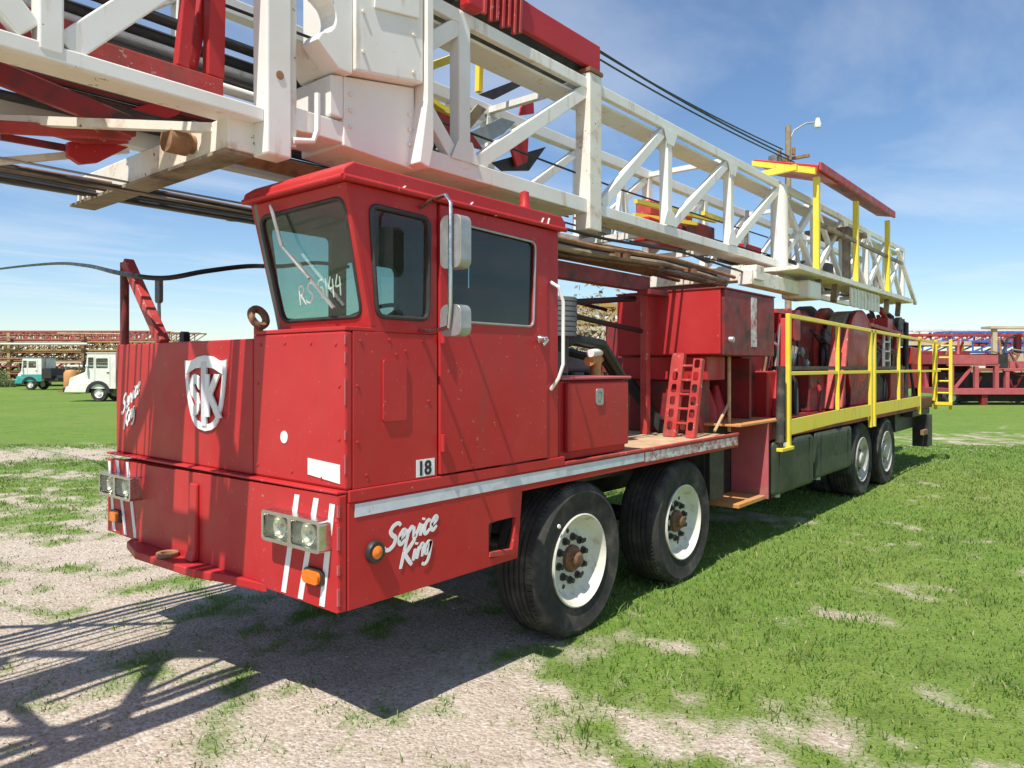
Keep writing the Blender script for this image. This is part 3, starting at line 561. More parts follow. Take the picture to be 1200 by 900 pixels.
# --- front deck
m = MB().box(1.89, 5.08, .029, W-.03, 1.245, 1.283); m.build('front_deck', TAN, RIG)
MB().prism([(.06, 1.205), (3.1, 1.205), (3.1, 1.275), (.06, 1.275)], [], (0, -.0055, 0), UX, UZ, (0, .003, 0)).build('reflective_strip', TAPE, RIG)
MB().prism([(3.12, 1.195), (5.05, 1.185), (5.05, 1.27), (3.12, 1.275)], [], (0, -.0055, 0), UX, UZ, (0, .003, 0)).build('reflective_strip', TAPEW, RIG)
MB().box(.02, 1.95, -.010, .02, 1.286, 1.352).build('cab_sill', RED, RIG, .006); MB().box(1.951, 5.08, -.012, .02, 1.286, 1.31).build('deck_edge', REDW, RIG, .006)
# tool box
TBX = part_empty('tool_box', RIG, (2.4, .1, 1.3))
MB().box(2.02, 2.97, .10, .62, 1.30, 1.90).build('box_body', RED, TBX, .015)
MB().box(2.08, 2.95, .055, .098, 1.36, 1.88).build('box_door', RED, TBX, .012)
MB().box(2.0, 2.99, .05, .64, 1.902, 1.925).build('box_lid', PINK, TBX, .008)
MB().prism(rrect(2.45, 2.55, 1.70, 1.83, .02), [rrect(2.475, 2.525, 1.725, 1.805, .01)], (0, .045, 0), UX, UZ, (0, .01, 0)).box(2.48, 2.52, .048, .053, 1.73, 1.80).build('box_latch', STEEL, TBX, .003)
# engine behind the cab
EN = part_empty('engine', RIG, (3.2, 1.2, 1.3))
MB().box(2.15, 4.05, .95, 1.85, 1.30, 1.95).box(2.3, 3.9, 1.0, 1.35, 1.952, 2.15).build('engine_block', GREY, EN, .03)
m = MB()
for i in range(6): m.tube([(2.4+i*.28, .9, 1.4), (2.42+i*.28, .86, 1.95)], .035, 8)
m.build('engine_pipes', BLACK, EN, smooth=True)
prof = []
for i in range(8): prof += [(.15, i*.042), (.15, i*.042+.028), (.14, i*.042+.034)]
MB().lathe([(0, -.01)] + prof + [(0, .345)], (2.66, .56, 2.26), (0, 0, 1), 28).build('air_cleaner', DGREY, EN, smooth=True)
MB().tube([(2.66, .56, 1.95), (2.66, .56, 2.26)], .08, 14).tube([(2.76, .65, 2.42), (3.1, .75, 2.46), (3.3, .95, 2.35), (3.3, 1.1, 2.1)], .07, 12).build('intake_pipe', BLACK, EN, smooth=True)
MB().tube([(3.2, .55, 1.6), (3.2, .55, 1.98), (3.22, .55, 2.07)], .05, 12).tube([(3.02, .5, 2.05), (3.38, .62, 2.08)], .045, 12).tube([(3.38, .62, 1.95), (3.46, .65, 1.88), (3.46, .65, 1.55)], .03, 10).build('orange_pipe', ORG, EN, smooth=True)
MB().tube([(3.0, .47, 2.12), (3.37, .59, 2.14)], .035, 10).build('white_cap', WHITE, EN, smooth=True)
m = MB(); m.tube([(2.5, .75, 2.10), (2.9, .6, 2.24), (3.3, .55, 2.2), (3.65, .55, 1.9), (3.75, .6, 1.55), (3.75, .7, 1.32)], .055, 12)
m.tube([(3.2, .9, 2.15), (3.6, .7, 2.05), (3.9, .65, 1.7), (3.95, .7, 1.32)], .04, 10).tube([(2.3, .85, 2.2), (3.2, .85, 2.60), (4.4, .85, 2.72)], .03, 8).tube([(2.7, .8, 2.52), (3.6, .8, 2.44), (4.45, .8, 2.38)], .026, 8).tube([(2.2, .9, 2.35), (3.0, 1.1, 2.7), (4.4, 1.2, 2.62)], .02, 8)
m.build('hose_bundle', HOSE, EN, smooth=True)
m = MB()
for i in range(16):
    x = 2.3+i*.05; y = .75+.4*rnd.random(); m.tube([(x, y, 1.9+.3*rnd.random()), (x+.2*rnd.random(), y+.1, 2.0+.35*rnd.random()), (x+.25, y+.2*rnd.random(), 1.6)], .014+.012*rnd.random(), 6)
m.build('fuel_lines', DGREY, EN, smooth=True)
m = MB().box(2.05, 2.10, .7, 2.2, 1.3, 2.25); m.build('radiator', BLACK, EN)
MB().tube([(3.55, 2.0, 1.9), (3.55, 2.0, 2.95)], .075, 14).tube([(3.55, 2.0, 2.1), (3.55, 2.0, 2.7)], .13, 16).build('exhaust_stack', RUST, EN, smooth=True)
# overhead red beam and its post
FRM = part_empty('hose_frame', RIG, (3.5, .8, 1.3))
MB().box(1.89, 4.58, .76, .86, 2.80, 2.955).build('frame_beam', REDD, FRM, .008)
MB().box(4.52, 4.60, .77, .85, 1.285, 2.798).build('frame_post', REDW, FRM, .006)
MB().box(4.3, 4.68, .60, .76, 2.75, 2.80).build('frame_bracket', REDD, FRM)
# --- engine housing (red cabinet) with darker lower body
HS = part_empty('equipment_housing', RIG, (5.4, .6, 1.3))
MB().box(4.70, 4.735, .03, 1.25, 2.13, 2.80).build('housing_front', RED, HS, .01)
MB().box(4.736, 6.12, .0, .04, 2.12, 2.795).build('housing_side', REDD, HS, .01)  # darker red than the front: the side's shade is put into the colour
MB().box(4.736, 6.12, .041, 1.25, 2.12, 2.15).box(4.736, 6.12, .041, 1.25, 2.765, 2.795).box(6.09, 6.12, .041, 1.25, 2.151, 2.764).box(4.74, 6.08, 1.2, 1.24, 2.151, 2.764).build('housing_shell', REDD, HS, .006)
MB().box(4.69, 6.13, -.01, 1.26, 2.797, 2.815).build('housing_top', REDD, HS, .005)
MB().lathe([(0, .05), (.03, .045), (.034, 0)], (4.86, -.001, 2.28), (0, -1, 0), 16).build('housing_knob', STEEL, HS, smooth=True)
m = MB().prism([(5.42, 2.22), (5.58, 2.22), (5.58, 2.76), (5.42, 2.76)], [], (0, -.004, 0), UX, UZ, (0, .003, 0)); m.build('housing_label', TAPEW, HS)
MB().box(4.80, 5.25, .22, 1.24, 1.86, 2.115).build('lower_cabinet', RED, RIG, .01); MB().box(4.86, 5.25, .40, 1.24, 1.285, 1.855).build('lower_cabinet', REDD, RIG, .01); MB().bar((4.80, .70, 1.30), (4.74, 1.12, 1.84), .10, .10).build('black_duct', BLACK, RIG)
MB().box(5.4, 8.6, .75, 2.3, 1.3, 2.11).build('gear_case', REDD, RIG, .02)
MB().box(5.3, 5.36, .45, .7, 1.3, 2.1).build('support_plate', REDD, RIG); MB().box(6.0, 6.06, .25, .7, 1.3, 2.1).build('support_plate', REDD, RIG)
for x, r in ((5.55, .16), (5.85, .12)): m = MB().lathe([(.0, 0), (r, 0), (r*.92, .2), (r*.3, .45), (0, .47)], (x, .6, 1.33), (0, 0, 1), 16); m.build('red_cone', RED, RIG, smooth=True)
MB().tube([(5.22, .16, 1.3), (5.22, .16, 2.11)], .02, 8).tube([(4.85, .16, 1.33), (5.22, .16, 1.62)], .016, 8).build('stay_bar', TAN, RIG, smooth=True)
# perforated folding stair leaning on the housing
LD = part_empty('folding_stair', RIG, (4.6, .4, 1.3))
d = Vector((.20, 0, .83)).normalized(); sdir = Vector((d.z, 0, -d.x))
for y0, y1, L_, hs_ in ((.40, .53, .88, 5), (.19, .28, .82, 6)):
    ym = (y0+y1)/2; holes = [rrect(-.030, .030, .07+i*.13, .16+i*.13, .02, 3) for i in range(hs_)]
    MB().prism([(y0-ym, 0), (y1-ym, 0), (y1-ym, L_), (y0-ym, L_)], holes, (4.42, ym, 1.29), UY, d, sdir*.012).build('stair_rail', REDW, LD)
    MB().prism([(0, 0), (.06, 0), (.06, L_), (0, L_)], [], Vector((4.42, y0-.008, 1.29)), sdir, d, (0, .0075, 0)).build('stair_rail', REDW, LD)
for i in range(5): c = Vector((4.45, 0, 1.29)) + d*(.14+.15*i); MB().bar(c+UY*.285, c+UY*.395, .05, .02, up=d).build('stair_tread', REDW, LD)
# step well between the decks
SW = part_empty('step_well', RIG, (5.5, .2, .5))
MB().box(5.12, 5.86, .01, .42, .50, .545).build('step_tread', ORG, SW, .006)
MB().box(5.87, 5.90, -.02, .42, .50, 1.36).build('step_riser', PINK, SW, .006)
MB().box(5.10, 6.40, -.02, .60, 1.365, 1.392).build('step_top', ORG, SW, .005)
MB().box(5.12, 5.86, .421, .44, .546, 1.36).build('step_back', BLACK, SW)
# mud flap
MB().prism([(.2, .24), (.62, .24), (.62, 1.15), (.2, 1.15)], [], (4.70, 0, 0), UY, UZ, (.012, 0, 0)).build('mud_flap', RUBBER, RIG)
MB().box(4.74, 5.08, .16, .22, .62, 1.15).build('deck_bracket', BLACK, RIG, .004)
# --- rear deck, tanks, guard rail
MB().box(6.0, 15.3, .02, W-.02, 1.15, 1.36).build('rear_deck', REDD, RIG, .01)
for x0, x1, y0, z0, z1 in ((6.05, 7.45, -.03, .50, 1.13), (7.62, 9.25, -.01, .52, 1.13)):
    tk = MB().box(x0, x1, y0, .55, z0, z1).build('fuel_tank', GREEN, RIG, .05, seg=3)
    m = MB()
    for k in (.12, .88): m.box(x0+(x1-x0)*k-.03, x0+(x1-x0)*k+.03, y0-.006, y0-.001, z0+.05, z1-.03)
    m.build('tank_strap', GREEN, tk)
    MB().lathe([(.0, .05), (.05, .045), (.05, 0)], (x0+.3, y0+.1, z0), (0, 0, -1), 12).build('tank_plug', STEEL, tk)
MB().prism([(6.30, 1.03), (6.42, 1.03), (6.42, 1.11), (6.30, 1.11)], [], (0, -.04, 0), UX, UZ, (0, .004, 0)).build('tank_tag', DECAL, RIG)
GR = part_empty('guard_rail', RIG, (9, 0, 1.2))
def pt(x, z0, z1, wd=.05): MB().box(x-wd/2, x+wd/2, -.07, -.02, z0, z1).build('rail_post', YEL, GR, .006)
for x, z0, wd in ((6.45, 1.02, .07), (8.40, 1.40, .05), (10.12, 1.05, .08), (10.34, 1.05, .08), (12.0, 1.40, .05), (13.72, 1.08, .06)): pt(x, z0, 2.585, wd)
MB().bar((6.42, -.045, 2.61), (13.75, -.045, 2.53), .05, .05).build('top_rail', YEL, GR, .006)
for a, c in ((6.50, 8.37), (8.44, 10.07), (10.39, 11.96), (12.04, 13.68)): MB().box(a, c, -.062, -.024, 1.90, 1.945).build('mid_rail', YEL, GR, .005)
MB().prism([(6.50, 1.19), (8.2, 1.22), (10.07, 1.23), (10.07, 1.415), (8.2, 1.405), (6.50, 1.375)], [], (0, -.066, 0), UX, UZ, (0, .012, 0)).build('toe_board', YEL, GR, .004)
MB().prism([(10.39, 1.23), (13.68, 1.24), (13.68, 1.44), (10.39, 1.42)], [], (0, -.066, 0), UX, UZ, (0, .012, 0)).build('toe_board', YEL, GR, .004)
MB().box(6.10, 6.5, -.10, .02, 1.02, 1.06).build('rail_foot', YEL, GR, .005)
MB().tube([(6.15, -.05, 1.12), (6.28, -.02, 2.0)], .05, 10).build('rubber_bumper', RUBBER, RIG, smooth=True)
# rear railing round the ladder landing
RL = part_empty('rear_ladder', RIG, (15.4, -.3, .8))
for y in (-.30, -.02): MB().box(15.42, 15.48, y-.03, y+.03, 1.10, 2.58).build('ladder_rail', YEL, RL)
for i in range(6): MB().tube([(15.45, -.27, 1.2+i*.25), (15.45, -.05, 1.2+i*.25)], .018, 8).build('ladder_rung', YEL, RL)
MB().bar((13.75, -.045, 2.53), (15.42, -.1, 2.50), .045).bar((13.75, -.045, 1.92), (15.42, -.1, 1.92), .04).bar((15.1, -.05, 1.3), (15.1, -.05, 2.5), .05).build('landing_rail', YEL, RL)
MB().box(15.3, 15.41, -.34, .0, 1.2, 1.26).build('landing', YEL, RL)
# --- drawworks behind the rail
DW = part_empty('drawworks', RIG, (10, .6, 1.4))
def drum(x, y, r, z, wdt, nm):
    MB().lathe([(0, 0), (r, 0), (r, .05), (r*.93, .055), (r*.93, .05), (.08, .07), (.0, .08)], (x, y+.08, z), (0, -1, 0), 40).build('drum_flange', RED, DW, smooth=True)
    MB().lathe([(0, 0), (r, 0), (r, .05), (0, .05)], (x, y+wdt, z), (0, 1, 0), 40).build('drum_flange', REDD, DW, smooth=True)
    MB().lathe([(r*.62, .09), (r*.62, wdt)], (x, y, z), (0, 1, 0), 32).build('drum_core', BROWN, DW, smooth=True)
MB().box(6.25, 13.4, 1.25, 2.4, 1.365, 2.62).build('winch_case', REDD, DW, .03)
drum(10.9, .26, .80, 2.16, 1.5, 'a'); drum(13.3, .55, .55, 2.3, 1.0, 'b')
MB().lathe([(.55, .02), (.76, .02), (.76, .26), (.55, .26)], (10.75, .36, 2.18), (0, 1, 0), 40).build('brake_rim', STEEL, DW, smooth=True)
MB().lathe([(.4, 0), (.80, 0), (.80, .10), (.4, .10)], (10.6, .72, 2.20), (0, 1, 0), 40).build('brake_band', REDW, DW, smooth=True)
MB().lathe([(.4, 0), (.83, 0), (.83, .16), (.4, .16)], (10.4, .95, 2.20), (0, 1, 0), 40).build('brake_band', BLACK, DW, smooth=True)
MB().lathe([(.3, 0), (.78, 0), (.78, .5), (.3, .5)], (9.4, .75, 2.1), (0, 1, 0), 36).build('chain_guard', REDD, DW, smooth=True)
MB().box(6.2, 7.15, .42, 1.2, 1.365, 2.74).build('gear_cover', REDD, DW, .03)
MB().box(7.2, 7.95, .55, 1.24, 2.1, 2.72).build('gear_cover', RED, DW, .03); MB().box(8.0, 9.3, .62, 1.24, 1.95, 2.66).build('gear_cover', REDD, DW, .04)
MB().box(6.5, 13.3, .12, .17, 1.96, 2.01).build('floor_beam', BLACK, DW)
for x0, x1, y0, m_ in ((6.6, 7.1, .26, RED), (7.15, 8.2, .5, BLACK), (8.3, 9.4, .30, REDD), (9.45, 10.2, .34, REDW), (10.3, 11.6, .28, REDD), (11.7, 12.7, .36, BLACK), (12.8, 13.9, .26, REDD)): MB().box(x0, x1, y0, y0+.35, 1.365, 1.95).build('side_panel', m_, DW, .02)
for x, dx in ((6.75, .42), (8.85, .5), (9.3, .5)): MB().bar((x, .20, 1.37), (x+dx, .24, 2.62), .12, .09).build('frame_leg', RED if x < 8 else REDW, DW, .012)
for x in (7.45, 7.78): MB().prism(rpoly([(-.13, .0), (.13, .0), (.13, .42), (.02, .42), (-.13, .36)], .04), [], (x, .30, 2.36), UX, UZ, (0, .22, 0)).build('control_box', RED, DW, .02)
for x, z, r_ in ((7.55, 2.12, .10), (7.95, 2.2, .07), (8.15, 2.05, .06)): MB().lathe([(0, 0), (r_, 0), (r_, .04), (r_*.4, .06), (0, .06)], (x, .32, z), (0, -1, 0), 18).build('valve_wheel', GREY, DW, smooth=True)
for i in range(46):
    x = rnd.uniform(6.5, 13.6); y = rnd.uniform(.2, .6); z = rnd.choice((1.37, 2.0)); m = MB().tube([(x, y, z), (x+rnd.uniform(-.1, .1), y, z+.25+.2*rnd.random()), (x+rnd.uniform(-.4, .4), y+.1, z+.35+.3*rnd.random())], rnd.uniform(.010, .03), 6); m.build('control_line', rnd.choice((BLACK, BLACK, HOSE, REDD, DGREY)), DW, smooth=True)
for i in range(20):
    x = rnd.uniform(6.6, 13.6); m = MB().tube([(x, .32, 1.9), (x+rnd.uniform(-.1, .3), .30, 2.25), (x+rnd.uniform(-.2, .5), .6, 2.5)], rnd.uniform(.012, .028), 6); m.build('feed_pipe', rnd.choice((RUST, REDD, GREY)), DW, smooth=True)
MB().bar((7.0, .3, 2.72), (9.9, .5, 2.70), .05).build('cross_pipe', REDW, DW); MB().bar((11.6, .35, 2.75), (14.5, .35, 2.65), .06).build('cross_pipe', REDW, DW)
for x in (12.1, 12.5): MB().box(x-.02, x+.02, .20, .24, 2.0, 2.6).build('grey_ladder_rail', STEEL, DW)
for z in (2.1, 2.27, 2.44): MB().box(12.12, 12.48, .20, .24, z, z+.03).build('grey_ladder_rung', STEEL, DW)
m = MB().tube([(13.9, .5, 2.4), (13.9, .5, 3.0), (14.3, .8, 3.2)], .06, 10).tube([(14.2, .3, 1.4), (14.25, .3, 2.9)], .05, 10).box(13.6, 14.6, .4, 1.5, 1.4, 2.3).tube([(13.5, .6, 2.9), (14.6, .9, 2.6)], .05, 8).lathe([(.05, 0), (.3, 0), (.3, .1), (.05, .1)], (14.3, .5, 2.72), (0, -1, 0), 20).tube([(14.6, .4, 2.3), (15.1, .5, 2.95)], .04, 8).tube([(15.0, .3, 1.4), (14.7, .45, 3.0)], .03, 8)
m.build('rear_machinery', BLACK, RIG, smooth=True)
for i in range(10):
    x = rnd.uniform(13.4, 15.2); y = rnd.uniform(.3, 1.2); MB().tube([(x, y, 2.2), (x+rnd.uniform(-.2, .2), y, 2.7), (x+rnd.uniform(-.4, .4), y+.2, 3.0+.2*rnd.random())], rnd.uniform(.02, .06), 8).build('rear_pipe', rnd.choice((BLACK, REDD, GREY, RED, STEEL)), RIG, smooth=True)
MB().box(14.3, 15.0, .2, .7, 2.05, 2.4).build('rear_cover', RED, RIG, .02); MB().box(13.2, 13.6, .4, .8, 2.55, 2.95).build('rear_cover', RED, RIG, .02)
m = MB().box(13.1, 15.2, .25, .6, .75, 1.14).box(13.6, 15.2, .05, .24, 1.02, 1.14).box(14.8, 15.2, .0, .3, .35, 1.0); m.build('rear_step', BLACK, RIG, .01)
MB().box(14.35, 14.75, .0, .06, .62, .72).build('rear_reflector', RUST, RIG)
# --- wheels
def make_wheel(rear):
    wh = part_empty('wheel', RIG); o = Vector((0, 0, 0))
    tw = .38; r = .58; p = [(.335, -.02), (.37, -.012), (.44, .0), (.50, .005), (.515, .010), (.530, .004), (.552, -.006), (.567, -.024), (.576, -.055)]
    gro = []
    for k in range(5): h = -.095-k*.047; gro += [(.578, h+.013), (.562, h+.010), (.562, h), (.578, h-.003)]
    pr = p + gro + [(.576, -tw+.05), (.567, -tw+.022), (.55, -tw+.004), (.50, -tw), (.42, -tw+.005), (.335, -tw+.02)]
    ty = MB().lathe(pr, o, (0, -1, 0), 72)
    for k in range(90):                                        # shoulder lugs
        a = 2*math.pi*k/90; c = Vector((math.cos(a), 0, math.sin(a))); ty.bar(c*.572+UY*.028, c*.580+UY*.062, .016, .012, up=c)
    ty.build('tyre', RUBBER, wh, smooth=True, off=o)
    if not rear:
        dish = [(.345, -.018), (.350, .0), (.340, .005), (.328, -.012), (.310, -.030), (.292, -.060), (.262, -.088), (.240, -.098), (.09, -.098), (.088, -.33), (.30, -.35), (.345, -.36)]
        MB().lathe(dish, o, (0, -1, 0), 48).build('rim', CRIM, wh, smooth=True, off=o)
        m = MB().lathe([(.104, -.100), (.102, -.072), (.088, -.058), (.060, -.054), (.056, -.020), (.042, -.008), (.0, -.006)], o, (0, -1, 0), 24).build('hub', HUBM, wh, smooth=True, off=o)
        for k in range(10):
            a = 2*math.pi*k/10+.2; c = Vector((math.cos(a)*.162, .098, math.sin(a)*.162)); m = MB().lathe([(.031, 0), (.031, .014), (.021, .017), (.021, .042), (.0, .044)], c, (0, -1, 0), 8); m.build('lug_nut', BLACK, wh, off=o)
        m = MB()
        for k in range(5): a = 2*math.pi*k/5+.5; m.lathe([(.0, .002), (.018, .002), (.018, 0)], (math.cos(a)*.218, .0975, math.sin(a)*.218), (0, -1, 0), 12)
        m.build('vent_holes', BLACK, wh, off=o)
    else:
        dish = [(.345, -.018), (.352, .0), (.340, .006), (.325, -.015), (.305, -.04), (.235, -.075), (.14, -.09), (.10, -.09), (.098, -.33), (.30, -.35), (.345, -.36)]
        MB().lathe(dish, o, (0, -1, 0), 48).build('rim', GRIM, wh, smooth=True, off=o)
        MB().lathe([(.115, -.095), (.115, -.03), (.10, .0), (.06, .012), (0, .014)], o, (0, -1, 0), 24).build('hub', GRIM, wh, smooth=True, off=o)
        m = MB()
        for k in range(10): a = 2*math.pi*k/10; m.lathe([(.02, 0), (.02, .03), (0, .032)], Vector((math.cos(a)*.175, .083, math.sin(a)*.175)), (0, -1, 0), 8)
        m.build('lug_nuts', RUST, wh, off=o)
    return wh
wf, wr = make_wheel(False), make_wheel(True)
ins = [(wf, 2.20, .02, 0, False), (wf, 3.95, .05, .7, True), (wr, 10.05, .05, .2, False), (wr, 11.5, .03, 1.1, True)]
for src, x, y, rot, cp in ins:
    a = copy_tree(src, RIG) if cp else src
    a.location = Vector((x, y, .545)) - RIG.location; a.rotation_euler = (R(0), -rot, 0)
    f = copy_tree(src, RIG); f.location = Vector((x, W-y, .545)) - RIG.location; f.rotation_euler = (0, -rot, math.pi)
for x in (10.05, 11.5):
    f = copy_tree(wr, RIG); f.location = Vector((x, .45, .545)) - RIG.location; f.rotation_euler = (0, .3, 0)
MB().lathe([(0, .012), (.014, .012), (.016, 0)], (1.90, .012, .85), (0, -1, 0), 12).build('valve_mark', WHITE, RIG)

# ------------------------------------------------------------------ the mast, laid forward over the cab
MA = part_empty('mast', RIG, (1, 1.3, 3.3))
YN, YF = .60, 1.72
XA, XB = -6.5, 15.6
def chord(y0, y1, z0, z1, x0, x1, m=WHITE, name='chord'): return MB().box(x0, x1, y0, y1, z0, z1).build(name, m, MA, .008)
# lower near chord: thin bright web and a wide flange seen from below
chord(YN, YN+.05, 3.385, 3.46, XA, -.10); chord(YN+.052, YN+.22, 3.39, 3.41, XA, -.10, WHITER, 'chord_flange')
chord(YN, YN+.05, 3.39, 3.52, .06, 3.14); chord(YN+.052, YN+.36, 3.39, 3.415, .06, 3.14, WHITE, 'chord_flange')
chord(YN, YN+.05, 3.40, 3.50, 3.34, XB); chord(YN+.052, YN+.30, 3.40, 3.42, 3.34, XB, WHITER, 'chord_flange')
chord(YN, YN+.06, 4.51, 4.61, 1.10, XB); chord(YN+.08, YN+.36, 4.47, 4.495, 1.10, XB, WHITE, 'chord_flange'); chord(YN+.062, YN+.10, 4.57, 4.60, 1.10, XB, BROWN, 'chord_shade_strip')  # brown strip closes the gap, its dark colour standing in for the shadow line
chord(YN, YN+.06, 4.51, 4.61, XA, .40)
for y in (YF,): 
    chord(y, y+.09, 3.40, 3.51, XA, XB); chord(y, y+.10, 4.49, 4.61, XA, XB)
def post(x, wd=.12, z0=3.50, z1=4.51, y=YN, m=WHITE, d=.10): MB().box(x-wd/2, x+wd/2, y-.004, y+d, z0, z1).build('post', m, MA, .01)
def brace(xa, za, xb, zb, y=YN, wd=.10, m=WHITE): MB().bar((xa, y+.045, za), (xb, y+.045, zb), .07, wd).build('brace', m, MA, .008)
# near truss
post(-1.17, .105, 3.42, 4.6); brace(-1.10, 3.47, -.12, 4.50, wd=.13); brace(-1.25, 3.5, -2.2, 4.5, wd=.12); post(-2.3); brace(-3.4, 3.5, -2.36, 4.5); brace(-3.5, 3.5, -4.6, 4.5); post(-4.7); post(-3.45)
MB().box(-.10, .06, YN-.03, YN+.12, 3.20, 5.3).build('post', WHITE, MA, .012)
MB().lathe([(0, .004), (.025, .004), (.025, 0)], (-.02, YN-.031, 3.66), (0, -1, 0), 14).build('pin_hole', RUST, MA)
MB().tube([(.085, YN+.02, 3.28), (.085, YN+.02, 5.3)], .032, 10).build('guide_tube', WHITER, MA, smooth=True)
MB().tube([(.07, YN-.03, 3.31), (.19, YN-.05, 3.33), (.22, YN-.05, 3.40), (.22, YN-.05, 3.62)], .018, 8).build('pull_handle', WHITE, MA, smooth=True)
post(1.54, .12, 3.45, 4.6); brace(1.50, 4.50, 1.06, 4.17, wd=.12); brace(1.48, 3.50, 1.04, 3.95, wd=.11); brace(1.62, 3.48, 3.15, 4.50, wd=.115)
MB().box(3.14, 3.34, YN-.03, YN+.13, 3.24, 4.66).build('post', WHITER, MA, .012); MB().box(3.13, 3.35, YN-.04, YN+.16, 4.662, 4.70).build('post_cap', RUST, MA, .006)
xs_ = [3.34, 4.71, 6.33, 8.05, 9.6, 11.1, 12.6, 14.1, 15.5]
for i, x in enumerate(xs_[1:]):
    if abs(x-8.05) < .01: MB().tube([(x, YN+.04, 3.22), (x, YN+.04, 4.56)], .12, 14).box(x-.2, x+.2, YN-.1, YN+.18, 3.08, 3.36).build('post', WHITE, MA, smooth=True)
    else: post(x, .105)
    brace(xs_[i]+.08, 3.51, x-.08, 4.5, wd=.105)
    if x > 9: brace(xs_[i]+.10, 4.49, x-.10, 3.52, wd=.08)
for x in (1.54, 4.71, 6.33, 9.6, 11.1, 12.6):          # gusset plates at the joints
    MB().prism([(x-.15, 3.505), (x+.15, 3.505), (x+.07, 3.66), (x-.07, 3.66)], [], (0, YN-.012, 0), UX, UZ, (0, .007, 0)).build('gusset', WHITE, MA)
    if x > 2: MB().prism([(x-.15, 4.505), (x+.15, 4.505), (x+.07, 4.36), (x-.07, 4.36)], [], (0, YN-.012, 0), UX, UZ, (0, .007, 0)).build('gusset', WHITE, MA)
m = MB()
for z in (3.95, 4.2, 4.45):
    for x in (.52, .94): m.lathe([(0, .012), (.012, .012), (.014, 0)], (x, YN-.102, z), (0, -1, 0), 8)
for z in (3.5, 3.6, 3.7):
    for x in (.49, .98): m.lathe([(0, .012), (.012, .012), (.014, 0)], (x, YN-.013, z), (0, -1, 0), 8)
m.build('head_bolts', WHITER, MA)
for k in range(12):
    y = rnd.uniform(1.60, 1.71); z = rnd.uniform(3.52, 3.80); MB().tube([(XA, y, z), (-2, y+.02, z-.03), (rnd.uniform(1.5, 4.5), y, z+rnd.uniform(-.03, .03))], rnd.choice((.010, .014, .02, .028)), 8).build('inner_pipe', rnd.choice((BLACK, BLACK, BROWN, HOSE, REDD, RUST)), MA, smooth=True)
# far truss
xf = [-5.6, -4.2, -2.8, -1.4, .0, 1.5, 3.1, 4.7, 6.3, 8.0, 9.6, 11.1, 12.6, 14.1, 15.5]
for i, x in enumerate(xf):
    post(x, .11, 3.51, 4.49, YF)
    if i: brace(xf[i-1]+.07, 3.51, x-.07, 4.48, YF, .09)
post(2.2, .11, 3.51, 4.49, YF); post(2.6, .09, 3.51, 4.49, YF)
for i, x in enumerate(xf[:-1]):                            # cross ties and wind bracing in the lower and upper planes
    if not -.2 < x < 1.6: MB().bar((x, YN+.05, 3.45), (x, YF+.05, 3.45), .07, .07).build('cross_tie', WHITER, MA)
    if x > 2 and i % 2 == 0: MB().bar((x, YN+.08, 4.55), (x, YF+.05, 4.55), .06, .06).build('cross_tie', WHITE, MA)
MB().bar((-.2, YN+.25, 3.37), (-2.9, YF+1.9, 3.42), .045, .05).build('diagonal_tie', WHITER, MA)
# locking head: deep white box with a recessed lower face and a saddle in front
HB = MB().prism([(.44, 3.37), (1.03, 3.34), (1.03, 3.90), (.44, 3.80)], [], (0, YN-.012, 0), UX, UZ, (0, .45, 0)).build('lock_box', WHITE, MA, .008)
m = MB().prism([(.46, 3.815), (1.03, 3.905), (1.03, 5.3), (.46, 5.3)], [], (0, YN-.10, 0), UX, UZ, (0, .55, 0)); m.build('lock_head', WHITE, MA, .015)
MB().prism([(.60, 4.25), (.98, 4.32), (.98, 5.3), (.66, 5.3)], [], (0, YN-.115, 0), UX, UZ, (0, .013, 0)).build('head_plate', WHITE, MA, .008)
MB().prism([(.97, 3.36), (1.06, 3.34), (1.10, 3.50), (1.10, 5.3), (1.04, 5.3), (1.04, 3.80)], [], (0, YN-.13, 0), UX, UZ, (0, .60, 0)).build('end_plate', WHITE, MA, .008)
MB().prism([(.34, 3.535), (.435, 3.535), (.435, 3.80), (.34, 3.78)], [], (0, YN-.014, 0), UX, UZ, (0, .40, 0)).build('side_plate', WHITE, MA, .008)
arc = [(.22+.115*math.cos(R(a)), 4.10+.115*math.sin(R(a))) for a in range(-80, 81, 16)]
MB().prism([(.458, 3.80), (.458, 4.36), (.26, 4.36), (.23, 4.24)] + arc[::-1] + [(.22, 3.965), (.20, 3.93), (.36, 3.80)], [], (0, YN-.08, 0), UX, UZ, (0, .16, 0)).build('saddle', WHITE, MA, .012)
MB().prism([(.20, 3.955), (.36, 3.80), (.458, 3.80), (.458, 3.94)], [], (0, YN+.081, 0), UX, UZ, (0, .25, 0)).build('saddle_plate', WHITER, MA, .008)
# head beam across the front of the mast
MB().box(-.26, -.08, YN+.10, 2.86, 3.22, 3.40).build('head_beam', WHITER, MA, .01)
MB().box(-.275, -.10, YN+.12, 2.95, 3.20, 3.218).build('beam_flange', BROWN, MA)
